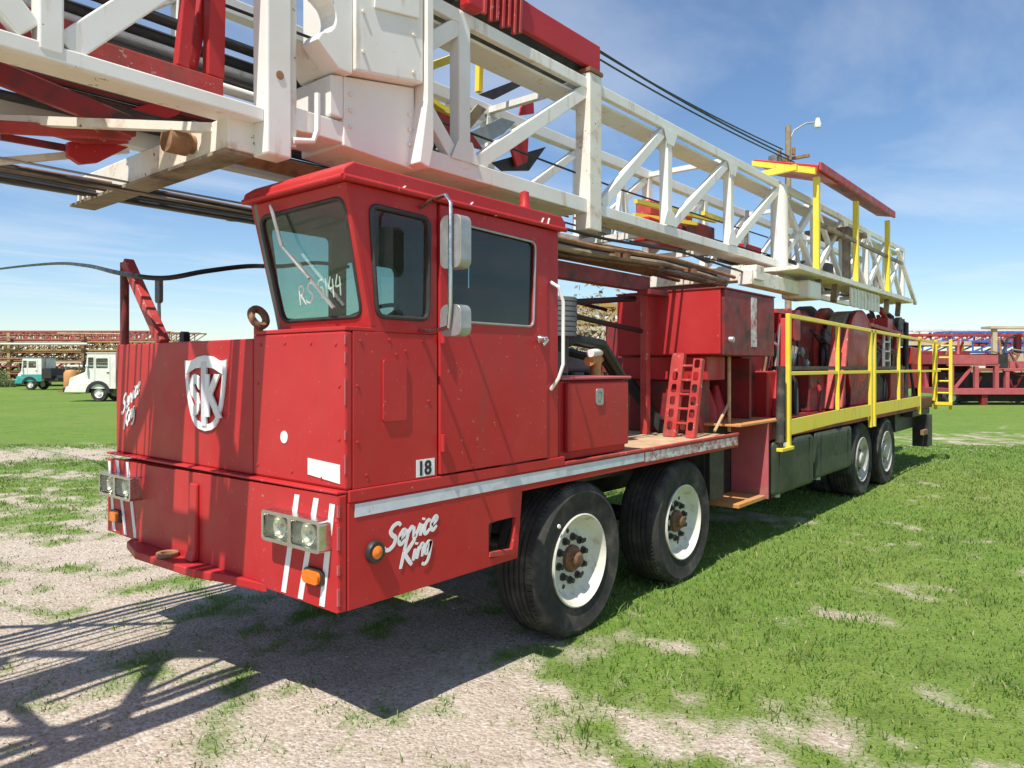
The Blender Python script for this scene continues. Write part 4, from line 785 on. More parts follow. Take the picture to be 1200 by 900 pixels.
# raising cylinder, pipes and guy lines under and inside the mast
MB().tube([(-.42, 1.1, 3.31), (-.30, 1.1, 3.31)], .075, 16).tube([(-.31, 1.1, 3.31), (2.2, 1.1, 3.31)], .055, 14).tube([(1.9, .98, 3.12), (5.0, .98, 3.12)], .10, 14).build('raising_cylinder', RUST, MA, smooth=True)
MB().tube([(5.0, .98, 3.12), (7.0, 1.0, 3.12)], .06, 12).build('cylinder_rod', STEEL, MA, smooth=True)
for i in range(11):
    y = 1.86+.098*i+rnd.uniform(-.03, .03); z = 3.17+.012*i+rnd.uniform(-.03, .05); r_ = rnd.choice((.006, .008, .011, .015)); sg_ = rnd.uniform(-.02, .03)
    MB().tube([(XA, y-.1, z+rnd.uniform(-.06, .06)), (-3, y-.03, z-sg_), (0, y, z+sg_), (3, y, z), (6.5+rnd.random()*3, y+.05, z-.03)], r_, 8).build('guy_line', rnd.choice((BLACK, BROWN, BROWN, RUST, HOSE, STEEL)), MA, smooth=True)
for x in (-4.4, -3.0, 1.0, 2.6, 4.4): MB().bar((x, 1.75, 3.12), (x, 2.95, 3.30), .045, .03).build('pipe_rack', BLACK, MA)
MB().box(-6, 5.2, 2.84, 2.90, 3.28, 3.34).build('rack_rail', BROWN, MA)
for i, (y, z, r_, m) in enumerate(((1.50, 3.86, .035, WHITE), (1.54, 3.95, .04, BLACK), (1.60, 4.03, .03, WHITE), (1.64, 4.11, .045, BLACK), (1.56, 4.2, .035, BLACK))):
    MB().tube([(XA, y, z), (rnd.uniform(.3, 2.6), y, z)], r_, 10).build('inner_pipe', m, MA, smooth=True)
for y, z, x0, x1 in ((1.16, 4.02, .2, 9), (1.1, 3.74, .5, 9.5), (1.5, 4.55, -6, .4), (.9, 4.12, -6, .6), (1.4, 3.56, 1, 9.5)):
    MB().tube([(x0, y, z), ((x0+x1)/2, y, z-.06), (x1, y, z)], .010, 6).build('wire_line', HOSE, MA, smooth=True)
for y, z, r_, mm in ((.50, 3.10, .022, RUST), (.62, 3.06, .03, BROWN), (.74, 3.14, .02, BLACK), (.84, 3.05, .016, RUST), (.40, 3.16, .014, HOSE), (.9, 3.2, .03, BROWN), (1.25, 3.12, .028, RUST)):
    MB().tube([(1.9, y+.15, z+.02), (3.2, y+.03, z-.02), (4.6, y, z+.03), (6.3, y+.06, z)], r_, 8).build('feed_line', mm, MA, smooth=True)
for x in (2.3, 3.6, 5.0): MB().bar((x, .45, 3.04), (x+.5, 1.4, 3.25), .05, .04).build('line_clamp', RUST, MA)
for y, z in ((2.72, 3.27), (2.80, 3.30), (2.55, 3.24)): MB().tube([(XA, y-.05, z), (6, y, z)], .028, 10).build('guy_line', HOSE, MA, smooth=True)
# red racking board folded against the mast
RB = part_empty('racking_board', RIG, (-1, 1.3, 3.3))
MB().box(-6.0, -.2, .86, .93, 3.55, 3.655).build('board_channel', REDW, RB, .006)
MB().bar((-.24, .90, 3.66), (-.22, .90, 4.75), .07, .10, UX).build('board_strut', RED, RB, .006); MB().bar((-.34, .98, 3.66), (-.15, .98, 4.75), .05, .06, UX).build('board_strut', RED, RB, .006); MB().bar((-.43, .90, 3.66), (-.32, .90, 4.75), .06, .07, UX).build('board_strut', RED, RB, .006)
MB().box(-6.0, -.95, .94, 1.0, 3.62, 3.74).build('board_beam', REDW, RB, .006)
for xa, xb in ((-.5, -1.75), (-1.75, -.5), (-1.85, -3.1), (-3.1, -1.85), (-3.2, -4.5), (-4.5, -3.2)): MB().bar((xa, YN+.08, 4.56), (xb, YF+.55, 4.56), .10, .06).build('plan_brace', WHITE, MA)
A0 = at(-70, 58, Y=1.25); A1 = at(158, 150, Y=1.45); MB().bar(A0 + (A0-A1), A1, .05, .12).build('board_beam', REDD, RB, .01)
A0 = at(-30, 147, Y=1.55); A1 = at(152, 158, Y=1.6); MB().bar(A0 + (A0-A1)*1.5, A1, .04, .07).build('board_beam', REDW, RB, .01)
def plate(pxs, Y, t, m, nm='board_plate'):
    p = [at(a, b_, Y=Y) for a, b_ in pxs]; MB().prism([(v.x, v.z) for v in p], [], (0, Y, 0), UX, UZ, (0, t, 0)).build(nm, m, RB, .005)
plate([(146, 143), (152, 128), (174, 121), (214, 120), (210, 134), (186, 143)], 1.6, .05, RED)
plate([(80, 166), (150, 163), (152, 172), (116, 190), (95, 192), (80, 182)], 1.75, .05, RED)
plate([(62, 158), (140, 153), (152, 168), (100, 168)], 1.7, .04, REDW)
MB().bar(at(-30, 100, Y=2.0), at(95, 150, Y=1.9), .03, .05).bar(at(60, 60, Y=1.9), at(175, 118, Y=1.75), .03, .06).build('board_bar', REDW, RB)
MB().bar(at(-10, 190, Y=2.0), at(150, 176, Y=1.9), .04, .04).build('board_bar', WHITER, RB)
MB().bar(at(0, 160, Y=1.9), at(80, 174, Y=1.9), .03, .04).build('board_bar', REDD, RB); MB().tube([at(28, 112, Y=2.0), at(28, 148, Y=2.0)], .02, 6).build('board_bar', REDD, RB)
# counter-weight box on top of the mast, and gear inside it
CB = part_empty('crown_tray', RIG, (2.4, .9, 4.7))
MB().box(1.55, 3.36, .60, .66, 4.72, 4.96).build('tray_side', RED, CB, .01); MB().box(1.55, 3.36, .661, 1.08, 4.72, 4.76).build('tray_floor', BLACK, CB); MB().box(3.30, 3.36, .662, 1.08, 4.765, 4.96).box(1.55, 1.61, .662, 1.08, 4.765, 4.96).build('tray_end', RED, CB, .01)
m = MB()
for i in range(7): m.bar((1.75+i*.07, .575, 5.15), (1.74+i*.07, .59, 4.66-.03*(i % 2)), .035, .03, UX)
m.build('tray_teeth', REDW, CB, .006)
MB().box(1.50, 1.66, .52, .62, 4.62, 4.80).build('tray_bracket', RED, CB, .02); MB().box(1.2, 1.9, .70, 1.0, 4.80, 5.3).build('tray_post', RED, CB, .02)
DK = part_empty('inner_platform', RIG, (2.2, 1.3, 3.7))
MB().bar(at(488, 84, Y=1.2), at(536, 66, Y=1.35), .045, .06).bar(at(562, 68, Y=1.2), at(561, 108, Y=1.2), .05, .05, UX).bar(at(496, 112, Y=1.2), at(520, 128, Y=1.2), .05, .04).bar(at(505, 122, Y=1.25), at(548, 140, Y=1.25), .04, .05).build('yellow_bar', YEL, DK)
def iplate(pxs, Y, m, nm):
    p = [at(a, b_, Y=Y) for a, b_ in pxs]; MB().prism([(v.x, v.z) for v in p], [], (0, Y, 0), UX, UZ, (0, .03, 0)).build(nm, m, DK)
iplate([(500, 118), (540, 138), (566, 175), (530, 165), (505, 140)], 1.45, REDD, 'red_panel'); iplate([(563, 110), (610, 92), (612, 100), (580, 116)], 1.45, BLACK, 'dark_panel'); iplate([(612, 125), (625, 112), (626, 133), (610, 135)], 1.5, RED, 'red_panel'); iplate([(598, 168), (620, 150), (618, 190), (606, 195)], 1.5, RED, 'red_panel'); iplate([(578, 190), (640, 172), (620, 200), (590, 200)], 1.55, BLACK, 'dark_panel')
iplate([(552, 155), (588, 138), (604, 143), (590, 157), (560, 172)], 1.5, STEEL, 'grating'); iplate([(545, 140), (560, 122), (570, 128), (552, 150)], 1.5, BROWN, 'grating')
for x0, x1, y, z0, z1, mm in ((5.6, 6.5, 1.35, 3.55, 3.85, RED), (6.7, 7.6, 1.4, 3.6, 4.0, REDD), (7.9, 8.6, 1.3, 3.55, 3.8, BLACK), (6.0, 7.2, 1.55, 3.95, 4.15, REDW), (8.8, 9.5, 1.45, 3.6, 3.95, RED), (4.6, 5.0, 1.5, 3.52, 3.75, STEEL)): MB().box(x0, x1, y, y+.22, z0, z1).build('inner_block', mm, DK, .02)
for a_, b_, mm in (((5.2, 1.3, 3.95), (7.4, 1.3, 4.05), YEL), ((5.5, 1.5, 3.86), (6.6, 1.2, 3.88), YEL), ((7.0, 1.3, 4.1), (8.4, 1.5, 4.2), YEL), ((4.9, 1.4, 3.5), (5.05, 1.4, 4.15), WHITE), ((5.2, 1.4, 3.5), (5.08, 1.4, 4.15), WHITE), ((6.2, 1.2, 3.5), (7.6, 1.5, 3.52), BLACK), ((4.5, 1.45, 3.6), (6.5, 1.3, 3.7), BLACK), ((8.2, 1.2, 3.6), (8.4, 1.25, 4.35), BLACK)): MB().bar(a_, b_, .05).build('inner_bar', mm, DK)
# operator platform and canopy high on the near side
OP = part_empty('crown_platform', RIG, (10, .4, 3.3))
MB().box(7.3, 14.0, .14, .575, 3.27, 3.32).build('platform_floor', WHITER, OP); MB().box(7.3, 14.0, .12, .139, 3.275, 3.345).build('platform_edge', WHITER, OP)
for x in (8.28, 10.24, 12.28): MB().box(x-.04, x+.04, .16, .24, 3.325, 4.66).build('platform_post', YEL, OP, .006)
MB().bar((8.3, .20, 4.02), (13.4, .20, 4.0), .05, .05).build('platform_rail', BROWN, OP)
MB().prism([(.14, 4.70), (1.05, 4.98), (1.05, 5.04), (.14, 4.80)], [], (8.15, 0, 0), UY, UZ, (.95, 0, 0)).build('canopy_roof', RED, OP, .01); MB().prism([(.14, 4.74), (.42, 4.80), (.42, 4.84), (.14, 4.80)], [], (9.105, 0, 0), UY, UZ, (3.33, 0, 0)).build('canopy_roof', REDD, OP, .006); MB().box(8.16, 12.44, .10, .138, 4.72, 4.84).build('canopy_fascia', REDW, OP, .01)
MB().prism([(.16, 4.66), (1.05, 4.93), (1.05, 5.0), (.16, 4.75)], [], (8.08, 0, 0), UY, UZ, (.06, 0, 0)).build('canopy_edge', YEL, OP); MB().bar(at(889, 205, X=7.9), at(934, 196, X=7.9), .06, .08).build('canopy_edge', YEL, OP)
MB().box(10.2, 11.3, .3, 1.0, 4.22, 4.27).build('lower_shelf', RUST, OP); MB().box(10.2, 10.32, .3, .4, 3.33, 4.22).build('shelf_post', BROWN, OP)
m = MB()
for i in range(9): m.prism([(0, 0), (.16, 0), (.16, .28), (0, .30)], [], (9.8+i*.2, .16, 2.95), UX, UZ, (0, .02 + .02*(i % 2), 0))
m.build('ribbed_panel', WHITER, OP); MB().box(8.0, 8.5, .2, .6, 2.95, 3.2).build('white_block', WHITE, OP, .03)
for x in (8.6, 9.4, 12.6, 13.5): MB().bar((x, .3, 3.0), (x+.1, .3, 3.26), .08).build('platform_bracket', BROWN, OP)
for i in range(12):
    x = 9.2+i*.5+rnd.random()*.2; m = MB().tube([(x, .5+.8*rnd.random(), 3.34), (x+.2*rnd.random(), .6+.8*rnd.random(), 3.8+.4*rnd.random())], .03+.05*rnd.random(), 8); m.build('crown_gear', WHITER, OP, smooth=True)
for i in range(8): MB().box(9.0+i*.7, 9.35+i*.7, 1.1, 1.5, 3.5, 3.7+.35*rnd.random()).build('crown_box', BLACK, OP)
MB().bar((13.5, .3, 4.3), (14.6, .2, 3.3), .06, .06).bar((14.4, .6, 3.3), (13.9, .6, 4.5), .05).build('rear_stay', WHITER, OP)
MB().box(6.35, 6.6, .30, 1.9, 3.06, 3.24).build('mast_rest', WHITER, RIG, .01); MB().box(6.3, 8.6, .34, .52, 3.0, 3.18).build('mast_rest', WHITER, RIG, .01); MB().box(6.4, 6.55, .9, 1.9, 2.8, 3.05).build('rest_post', REDD, RIG)

# ------------------------------------------------------------------ lines overhead
pole = thing('power_pole', 'tall wooden power pole with a street lamp behind the red canopy', 'power pole', (29.5, 8.0, 0))
MB().tube([(29.5, 8, 0), (29.5, 8, 12.35)], [.15, .12], 12).build('pole', WOOD, pole, smooth=True)
MB().bar((29.45, 8.9, 10.9), (29.45, 7.1, 10.9), .14, .12).tube([(29.3, 7.7, 11.0), (29.3, 7.7, 11.3)], .08, 8).tube([(29.3, 8.3, 11.0), (29.3, 8.3, 11.3)], .08, 8).build('crossarm', RUST, pole)
MB().lathe([(0, 0), (.28, 0), (.28, .75), (.1, .85), (0, .85)], (29.2, 8.45, 10.3), (0, 0, 1), 14).build('transformer', GREY, pole, smooth=True)
Lp = [Vector((29.5, 8, 11.6)), Vector((29.5, 8, 11.6))+RGT*.25+UZ*.55, Vector((29.5, 8, 11.6))+RGT*.75+UZ*.85, Vector((29.5, 8, 11.6))+RGT*1.15+UZ*.9]
MB().tube(Lp, .035, 8).build('lamp_arm', STEEL, pole, smooth=True); MB().lathe([(.0, -.20), (.13, -.18), (.15, -.04), (.11, .08), (.08, .22), (0, .25)], Lp[-1]+RGT*.12-UZ*.05, (0, 0, 1), 14).build('lamp_head', WHITE, pole, smooth=True)
for k, (dp, zz, lab) in enumerate(((2, 11.35, 'uppermost of the three dark wires running up from the power pole'), (-4, 11.0, 'middle one of the three dark wires running up from the power pole'), (14, 10.7, 'lowest of the three dark wires running up from the power pole'))):
    p0 = Vector((29.4, 8.2-k*.25, zz)); p1 = at(640-dp, 0, Z=zz+.1); dd = (p1-p0); e_ = p0+dd*1.6
    MB().tube([p0+(e_-p0)*u - UZ*1.0*math.sin(u*math.pi)*.5 for u in np.linspace(0, 1, 25)], .028+.008*(k == 1), 6).build('overhead_wire', HOSE).__setitem__('label', lab)
for o in [o for o in bpy.data.objects if o.name.startswith('overhead_wire')]: tag(o, None, 'wire', 'wires from the power pole')
pxs = [(-260, 332, .74), (-60, 324, 1.94), (0, 315, 1.6), (60, 309, 1.0), (100, 311, .4), (140, 320, -.12), (190, 326, -.08), (240, 318, .15), (290, 312, .5), (330, 312, 1.0), (372, 308, 1.6)]
pts = [at(a, b_, X=c) for a, b_, c in pxs]; pts.append(Vector((1.95, pts[-1].y, pts[-1].z)))
sm_ = []
for i in range(len(pts)-1):
    p0, p1, p2, p3 = pts[max(i-1, 0)], pts[i], pts[i+1], pts[min(i+2, len(pts)-1)]
    for k in range(6):
        u = k/6; sm_.append(.5*((2*p1)+(p2-p0)*u+(2*p0-5*p1+4*p2-p3)*u*u+(3*p1-p0-3*p2+p3)*u**3))
tag(MB().tube(sm_+[pts[-1]], .017, 8).build('slack_cable', HOSE, smooth=True), 'slack black cable drooping from the left edge to the back of the red cab', 'cable')
MB().tube([at(303, 372, Y=1.15)+Vector((.05*math.cos(a), .03*math.sin(a), .055*math.sin(a))) for a in np.linspace(0, 6.6, 22)], .025, 8).tube([at(303, 372, Y=1.15)-UZ*.05, at(303, 372, Y=1.15)-UZ*.30], .03, 8).build('hose_reel', RUST, RIG, smooth=True)

# ------------------------------------------------------------------ the yard behind
def yard_frame(r, d): return CAM.x+d*FWD.x+r*RGT.x, CAM.y+d*FWD.y+r*RGT.y
class Loc:
    """a local frame: a runs to the viewer's right, b away, c up"""
    def __init__(s, r, d, turn=0.): x, y = yard_frame(r, d); s.o = Vector((x, y, 0)); c_, s_ = math.cos(turn), math.sin(turn); s.a = RGT*c_ + FWD*s_; s.b = FWD*c_ - RGT*s_
    def P(s, a, b, c): return s.o + s.a*a + s.b*b + UZ*c
    def box(s, m, a0, a1, b0, b1, c0, c1): return m.add([s.P(*q) for q in ((a0,b0,c0),(a1,b0,c0),(a1,b1,c0),(a0,b1,c0),(a0,b0,c1),(a1,b0,c1),(a1,b1,c1),(a0,b1,c1))], [(0,3,2,1),(4,5,6,7),(0,1,5,4),(1,2,6,5),(2,3,7,6),(3,0,4,7)])
    def poly(s, m, pts, b0, b1): return m.prism(pts, [], s.P(0, b0, 0), s.a, UZ, s.b*(b1-b0))
def yard_wheel(par, L, a, b, rad=.5):
    c = L.P(a, b, rad); wl = part_empty('wheel', par, c)
    MB().lathe([(rad*.55, .0), (rad*.95, .0), (rad, -.04), (rad, -.26), (rad*.9, -.3), (0, -.3)], c, -L.b, 24).build('tyre', RUBBER, wl, smooth=True); MB().lathe([(rad*.56, .0), (rad*.5, -.05), (rad*.2, -.06), (.12, .0), (0, .0)], c, -L.b, 20).build('rim', WHITE, wl, smooth=True)
def old_truck(nm, r, d, lab, body, lower, bed, turn=0., rad=.48, hood=1.3, orient=1):
    L = Loc(r, d, turn); T = thing(nm, lab, 'truck', L.o)
    m = MB(); L.poly(m, [(-hood, .75), (0, .75), (0, 1.75), (-hood+.1, 1.35)], .15, 1.85); m.build('hood', body, T, .04)
    win = [rrect(.16, .48, 1.92, 2.55, .05), rrect(.62, 1.30, 1.92, 2.50, .05)]
    m = MB().prism([(.0, .75), (1.75, .75), (1.75, 2.78), (.12, 2.78), (.0, 1.76)], win, L.P(0, 0, 0), L.a, UZ, L.b*.06); L.box(m, .1, 1.75, .07, 2.0, 2.68, 2.78); L.box(m, 1.69, 1.75, .07, 2.0, .75, 2.67); L.box(m, .02, 1.68, .08, 1.98, .78, 1.7); m.build('cab', body, T, .02)
    m = MB(); L.box(m, .1, 1.4, .02, .03, 1.88, 2.6); m.build('cab_window', GLASSD, T)
    m = MB(); L.poly(m, [(-hood-.1, .55), (.1, .55), (.35, 1.05), (-hood*.2, 1.1), (-hood, .85)], -.05, .4); m.build('fender', lower, T, .03)
    m = MB(); L.box(m, 1.85, 6.5, .3, 1.7, .75, 1.0); L.box(m, 1.85, 2.6, .0, 2.0, 1.0, 1.9); L.box(m, 3.0, 6.4, .1, 1.9, 1.0, 1.25); m.build('bed', bed, T, .02)
    for a in (.75, 4.6): yard_wheel(T, L, a, .05, rad)
    for a in (.75, 4.6): yard_wheel(T, L, a, 1.75, rad)
    m = MB(); L.box(m, -hood-.25, -hood-.08, .1, 1.9, .55, .8); m.build('bumper', BLACK, T)
    arch = [(.75+(rad+.22)*math.cos(R(a)), .5+(rad+.22)*math.sin(R(a))) for a in range(0, 181, 15)]+[(.75+(rad+.04)*math.cos(R(a)), .5+(rad+.04)*math.sin(R(a))) for a in range(180, -1, -15)]
    m = MB(); L.poly(m, arch, -.08, .35); m.build('wheel_arch', BLACK, T)
    m = MB(); L.box(m, .55, .565, -.004, .0, .9, 2.6); L.box(m, 1.42, 1.435, -.004, .0, .9, 2.6); L.box(m, 1.25, 1.38, -.03, -.002, 1.65, 1.70); m.build('door_seam', BLACK, T)
    m = MB(); L.box(m, .02, .10, -.32, -.18, 1.95, 2.35); m.bar(L.P(.1, -.2, 2.0), L.P(.14, 0, 2.0), .03); m.build('mirror', BLACK, T)
    m = MB().lathe([(0, .06), (.10, .05), (.12, 0)], L.P(-hood-.02, .3, 1.0), -L.a, 14); m.build('headlight', CHROME, T)
    m = MB().tube([L.P(1.9, .3, 1.2), L.P(1.9, .3, 3.0)], .06, 8); m.build('exhaust_stack', RUST, T)
    m = MB(); L.box(m, .05, 1.8, -.03, 2.03, 2.785, 2.83); m.build('roof_cap', lower, T)
    return T, L
old_truck('old_truck', -24.6, 42.5, 'white bonneted truck with black fenders parked behind the red nose', WHITE, WHITE, BLACK, hood=1.1)
TL = old_truck('service_truck', -42.6, 64, 'small white and teal service truck with a dark bed, leftmost in the yard', WHITE, TEAL, BLACK, hood=.5, rad=.45)
m = MB(); TL[1].box(m, 0, 1.76, -.02, -.006, .74, 1.35); TL[1].box(m, -.5, 0, .12, .145, .74, 1.2); m.build('teal_panel', TEAL, TL[0])
L = Loc(-32.9, 55); T = thing('tank_cart', 'orange upright tank standing between the two parked white trucks', 'tank', L.o)
MB().lathe([(0, .3), (.42, .3), (.48, .45), (.48, 1.55), (.35, 1.75), (0, 1.8)], L.P(0, 0, 0), UZ, 20).build('tank', ORG, T, smooth=True); m = MB(); L.box(m, -.7, .7, -.4, .4, .12, .29); m.build('cart', RUST, T)
m = MB().tube([L.P(-.5, .2, .3), L.P(-.5, .2, 2.3), L.P(.5, .2, 2.3), L.P(.5, .2, .3)], .05, 8); m.build('cart_frame', RUST, T)
L = Loc(-46.4, 64); T = thing('fuel_drum', 'red upright drum beside the small teal and white truck', 'drum', L.o); MB().lathe([(0, 0), (.42, 0), (.44, .05), (.42, .6), (.44, .65), (.42, 1.2), (.44, 1.25), (.42, 1.75), (0, 1.8)], L.o, UZ, 18).build('drum_body', PINK, T, smooth=True); MB().lathe([(0, .06), (.06, .06), (.06, 0)], L.P(.2, 0, 1.79), UZ, 10).build('bung', STEEL, T)
def lattice(nm, lab, L, a0, a1, b, c, wd, ht, m, group=None, n=None, tilt=0.):
    mb = MB(); n = n or max(4, int((a1-a0)/ht)); t_ = .085
    for bb in (b, b+wd):
        for cc in (c, c+ht): mb.bar(L.P(a0, bb, cc), L.P(a1, bb, cc+tilt), t_*1.5, t_*1.5)
    for i in range(n):
        u0 = a0+(a1-a0)*i/n; u1 = a0+(a1-a0)*(i+1)/n; dz = tilt*i/n
        for bb in (b, b+wd): mb.bar(L.P(u0, bb, c+dz), L.P(u1, bb, c+ht+dz), t_, t_); mb.bar(L.P(u0, bb, c+dz), L.P(u0, bb, c+ht+dz), t_, t_)
        for cc in (c, c+ht): mb.bar(L.P(u0, b, cc+dz), L.P(u1, b+wd, cc+dz), t_, t_); mb.bar(L.P(u0, b, cc+dz), L.P(u0, b+wd, cc+dz), t_, t_)
    o = mb.build(nm, m); tag(o, lab, 'mast section', group); return o
MUST = mat('mustard_paint', (.42, .26, .07), .6, vcol=(.5, .36, .16), vscale=.8, stain=(.2, .08, .05), stain_amt=.5, stain_scale=.8)
CREAM = mat('cream_paint', (.62, .54, .38), .6, vcol=(.5, .38, .22), vscale=.7, stain=(.25, .12, .06), stain_amt=.4, stain_scale=.9)
L = Loc(-50, 76)
spec = [(RUST, 'rust brown'), (REDD, 'dark red'), (MUST, 'mustard'), (CREAM, 'cream'), (PINK, 'faded red')]
tier = ['bottom', 'second', 'third', 'fourth', 'top']
k = 0
for ti in range(5):
    for j, row in enumerate(('front', 'middle', 'rear')):
        mm, cn = spec[(ti*2+j*3+1) % 5]; a0 = -18+rnd.uniform(0, 3); a1 = 15.5+rnd.uniform(-2, .8)
        lattice('stacked_mast', f'{cn} lattice mast lying in the {tier[ti]} tier of the left yard stack, {row} row', L, a0, a1, j*2.2, .5+ti*1.08, 1.6, .86, mm, 'masts stacked in the left yard', n=26)
for i in range(5):
    x0 = -17+i*7.6; m = MB()
    for ti in range(5): L.box(m, x0, x0+.3, -.2, 6.3, .3+ti*1.08-.12, .3+ti*1.08+.10)
    for s_ in (-.25, 6.45): L.box(m, x0, x0+.3, s_-.15, s_, 0, 5.5)
    tag(m.build('stack_rack', RUST if i % 2 else MUST), f'{("far left", "left", "middle", "right", "rightmost")[i]} steel rack holding the left yard mast stack', 'rack', 'racks under the left yard stack')
# pipes lying loose on top of and in front of the stack
for i in range(60):
    a0 = rnd.uniform(-17, 6); ln_ = rnd.uniform(6, 11); b0 = -.55+rnd.uniform(-.3, .0)+(i%4)*1.9; zc = .6+1.08*(i % 5)+rnd.uniform(.0, .8)
    o = MB().tube([L.P(a0, b0, zc), L.P(a0+ln_, b0, zc+rnd.uniform(-.05, .05))], rnd.uniform(.05, .12), 8).build('loose_pipe', rnd.choice((RUST, BROWN, CREAM, REDD, STEEL, WHITE)), smooth=True)
    tag(o, 'weathered drill pipe racked along the front of the left yard stack', 'pipe', 'pipes racked on the left yard stack')

# right side: red substructure trailer, blue and red masts on top, white slabs
L = Loc(27.6, 38.5); T0 = T = thing('flatbed_substructure', 'faded red open framed rig base on wheels at the right edge', 'rig base', L.o)
m = MB(); L.box(m, -4.8, 9, 0, 2.6, .56, .88); m.build('main_beam', PINK, T, .01)
m = MB(); L.box(m, -4.8, -2.2, 0, 2.6, 2.15, 2.62); L.box(m, -4.8, -2.1, .02, .2, 2.05, 2.14); m.build('upper_beam', PINK, T, .01)
m = MB(); L.box(m, -1.9, 9, 0, .18, 1.78, 1.92); L.box(m, -1.9, 9, 2.4, 2.58, 1.78, 1.92); m.build('side_rail', PINK, T, .01)
for a, z1 in ((-4.7, 2.04), (-3.4, 2.04), (-2.35, 2.04), (-1.8, 1.775), (-.3, 1.775), (1.6, 1.775), (3.5, 1.775)):
    m = MB(); L.box(m, a, a+.2, .02, .22, .885, z1); L.box(m, a, a+.2, 2.35, 2.55, .885, z1); m.build('upright', PINK, T, .01)
m = MB(); m.bar(L.P(-4.4, .12, .9), L.P(-3.5, .12, 2.0), .12).bar(L.P(-.6, .1, 1.93), L.P(-.1, .1, 2.5), .16).bar(L.P(1.2, .1, 1.93), L.P(1.2, .1, 2.45), .18); L.box(m, -1.4, 1.0, .3, 1.6, 1.93, 2.3); m.build('cross_brace', PINK, T)
m = MB(); L.box(m, -4.6, 8.5, 1.0, 1.6, .15, .55); L.box(m, -4.4, 8.6, .9, 2.3, .89, 1.7); L.box(m, -2.1, -1.5, .3, 1.2, 1.93, 2.7); m.build('under_gear', BLACK, T); m = MB(); L.box(m, -3.0, -2.7, .1, .4, 0, .555); m.build('support_leg', REDD, T)
for a in (-4.5, 5.5, 6.7): yard_wheel(T, L, a, .2, .38)
L = Loc(28, 44); cl = [(BLUE, 'bright blue'), (REDW, 'red'), (WHITE, 'white'), (BLUE, 'blue')]
for i, (mm, lab, a0, a1, z, b) in enumerate(((BLUE, 'bright blue lattice mast lying lowest above the faded red rig base', -5.0, 16, 2.9, 0), (REDW, 'red lattice mast lying between the two blue ones behind the rig base', -4.2, 15, 3.35, 1.2), (WHITE, 'white lattice mast topmost behind the faded red rig base', -3.6, 14, 3.75, 3.2), (BLUE, 'blue lattice mast with its rear end higher behind the rig base', -1.0, 16, 3.55, 2.2))):
    lattice('stored_mast', lab, L, a0, a1, b, z, 1.5, .62, mm, 'masts stored on the right', n=14)
m = MB()
for a in (-4.5, 1.5, 7.5, 13.5):
    L.box(m, a, a+.3, -.9, -.6, 0, 3.9); L.box(m, a, a+.3, 4.8, 5.1, 0, 3.9); L.box(m, a, a+.3, -.599, 4.799, 2.6, 2.83)
tag(m.build('storage_rack', REDD), 'dark red steel rack carrying the blue and white masts on the right', 'rack')
m = MB(); L.box(m, -.6, 4.2, -1.8, -.9, 4.2, 4.34); L.box(m, -.4, -.15, -1.7, -1.5, 0, 4.19); L.box(m, 3.7, 3.95, -1.7, -1.5, 0, 4.19); tag(m.build('white_shelter', CREAM), 'cream flat roofed shelter standing before the right hand masts', 'shelter')
L = Loc(31.4, 41.5); m = MB(); L.box(m, -3.2, 4, 0, 1.2, 2.3, 2.75); L.box(m, -3.0, -2.7, .1, .4, 0, 2.29); L.box(m, 3.4, 3.7, .1, .4, 0, 2.29); tag(m.build('steel_skid', CREAM), 'long pale steel skid raised behind the faded red rig base', 'skid')
L = Loc(22.3, 41); T = thing('parked_rig', 'far red rig with a white cab roof half hidden by the yellow ladder', 'rig', L.o); m = MB(); L.box(m, -1.5, 3.2, 0, 2.4, .8, 2.9); m.build('body', REDD, T, .05); m = MB(); L.box(m, -1.5, 3.2, -.1, 2.5, 3.2, 3.42); m.build('roof', CREAM, T); m = MB(); L.box(m, -1.3, -1.0, .1, .4, 2.9, 3.2); L.box(m, 2.6, 2.9, .1, .4, 2.9, 3.2); m.build('roof_post', YEL, T)
for a in (-.9, 2.4): yard_wheel(T, L, a, -.1, .5)
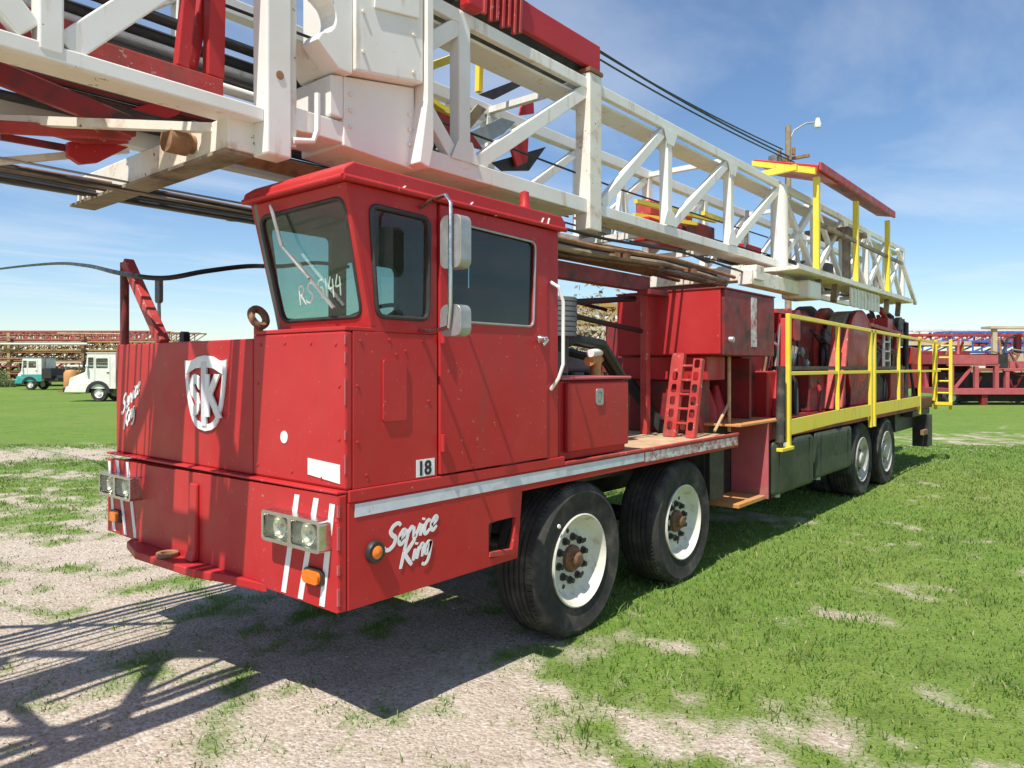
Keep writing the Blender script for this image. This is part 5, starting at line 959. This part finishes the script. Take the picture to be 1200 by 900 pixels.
for i in range(46):
    a = rnd.uniform(-4.6, 8.5); z = rnd.choice((.9, 1.95, 2.65)); L_ = Loc(27.6, 38.5)
    o = MB().tube([L_.P(a, rnd.uniform(.2, .9), z), L_.P(a+rnd.uniform(-.3, .3), .5, z+rnd.uniform(.3, .9)), L_.P(a+rnd.uniform(-.9, .9), .8, z+rnd.uniform(.2, 1.0))], rnd.uniform(.03, .09), 6).build('base_pipe', rnd.choice((REDD, BLACK, RUST, PINK, GREY, REDD)), T0, smooth=True)
# a pale mast and pipe stack seen through the gap behind the cab
L = Loc(3.2, 25, R(8))
for ti in range(5):
    for j in range(2):
        mm, cn = ((CREAM, 'cream'), (MUST, 'mustard'), (WHITER, 'off white'))[(ti+j) % 3]
        lattice('piled_mast', f'{cn} lattice mast in the {tier[ti]} tier behind the engine bay, {("near", "far")[j]} side', L, -4.5, 5.0, j*1.8, .3+ti*.80, 1.3, .6, mm, 'masts piled behind the rig', n=13)
# scrub and weeds along the far edge of the yard
def bush(r, d, rad, hgt, lab, mm=None):
    L = Loc(r, d); n = int(500*rad*(1+hgt*.5)); V = []; F = []
    for i in range(n):
        a = rnd.random()*6.283; e = math.sqrt(rnd.random())*rad; z = hgt*rnd.random()**.8*(1-.55*(e/rad)**2)*(.7+.5*math.sin(a*3+r)*.5); p = L.P(e*math.cos(a), e*math.sin(a)*.6, max(.02, z)); s_ = rnd.uniform(.05, .14)
        d1 = Vector((rnd.uniform(-1, 1), rnd.uniform(-1, 1), rnd.uniform(-.6, 1))).normalized(); d2 = d1.orthogonal().normalized(); k = len(V); V += [p-d1*s_, p+d2*s_*.5, p+d1*s_, p-d2*s_*.5]; F.append((k, k+1, k+2, k+3))
    mb = MB(); mb.v = [tuple(v) for v in V]; mb.f = F; tag(mb.build('weed_bush', mm or LEAF), lab, 'bush', 'weeds at the yard edge')
LEAF = mat('weed_leaf', (.06, .11, .025), .6, vcol=(.11, .16, .04), vscale=3)
DRY = mat('dry_brush_leaf', (.13, .125, .06), .7, vcol=(.30, .27, .16), vscale=2)
bush(2.7, 21.5, 2.3, 5.2, 'tall dry tan brush showing through the gap behind the cab', DRY); bush(32.2, 37.2, 1.3, 1.5, 'dark green weeds growing against the faded red rig base'); bush(29.2, 37.6, .9, .8, 'low dark weeds beside the leg of the faded red rig base'); bush(-52.5, 73, 3.2, 2.6, 'dark green bush at the left edge before the mast stack')
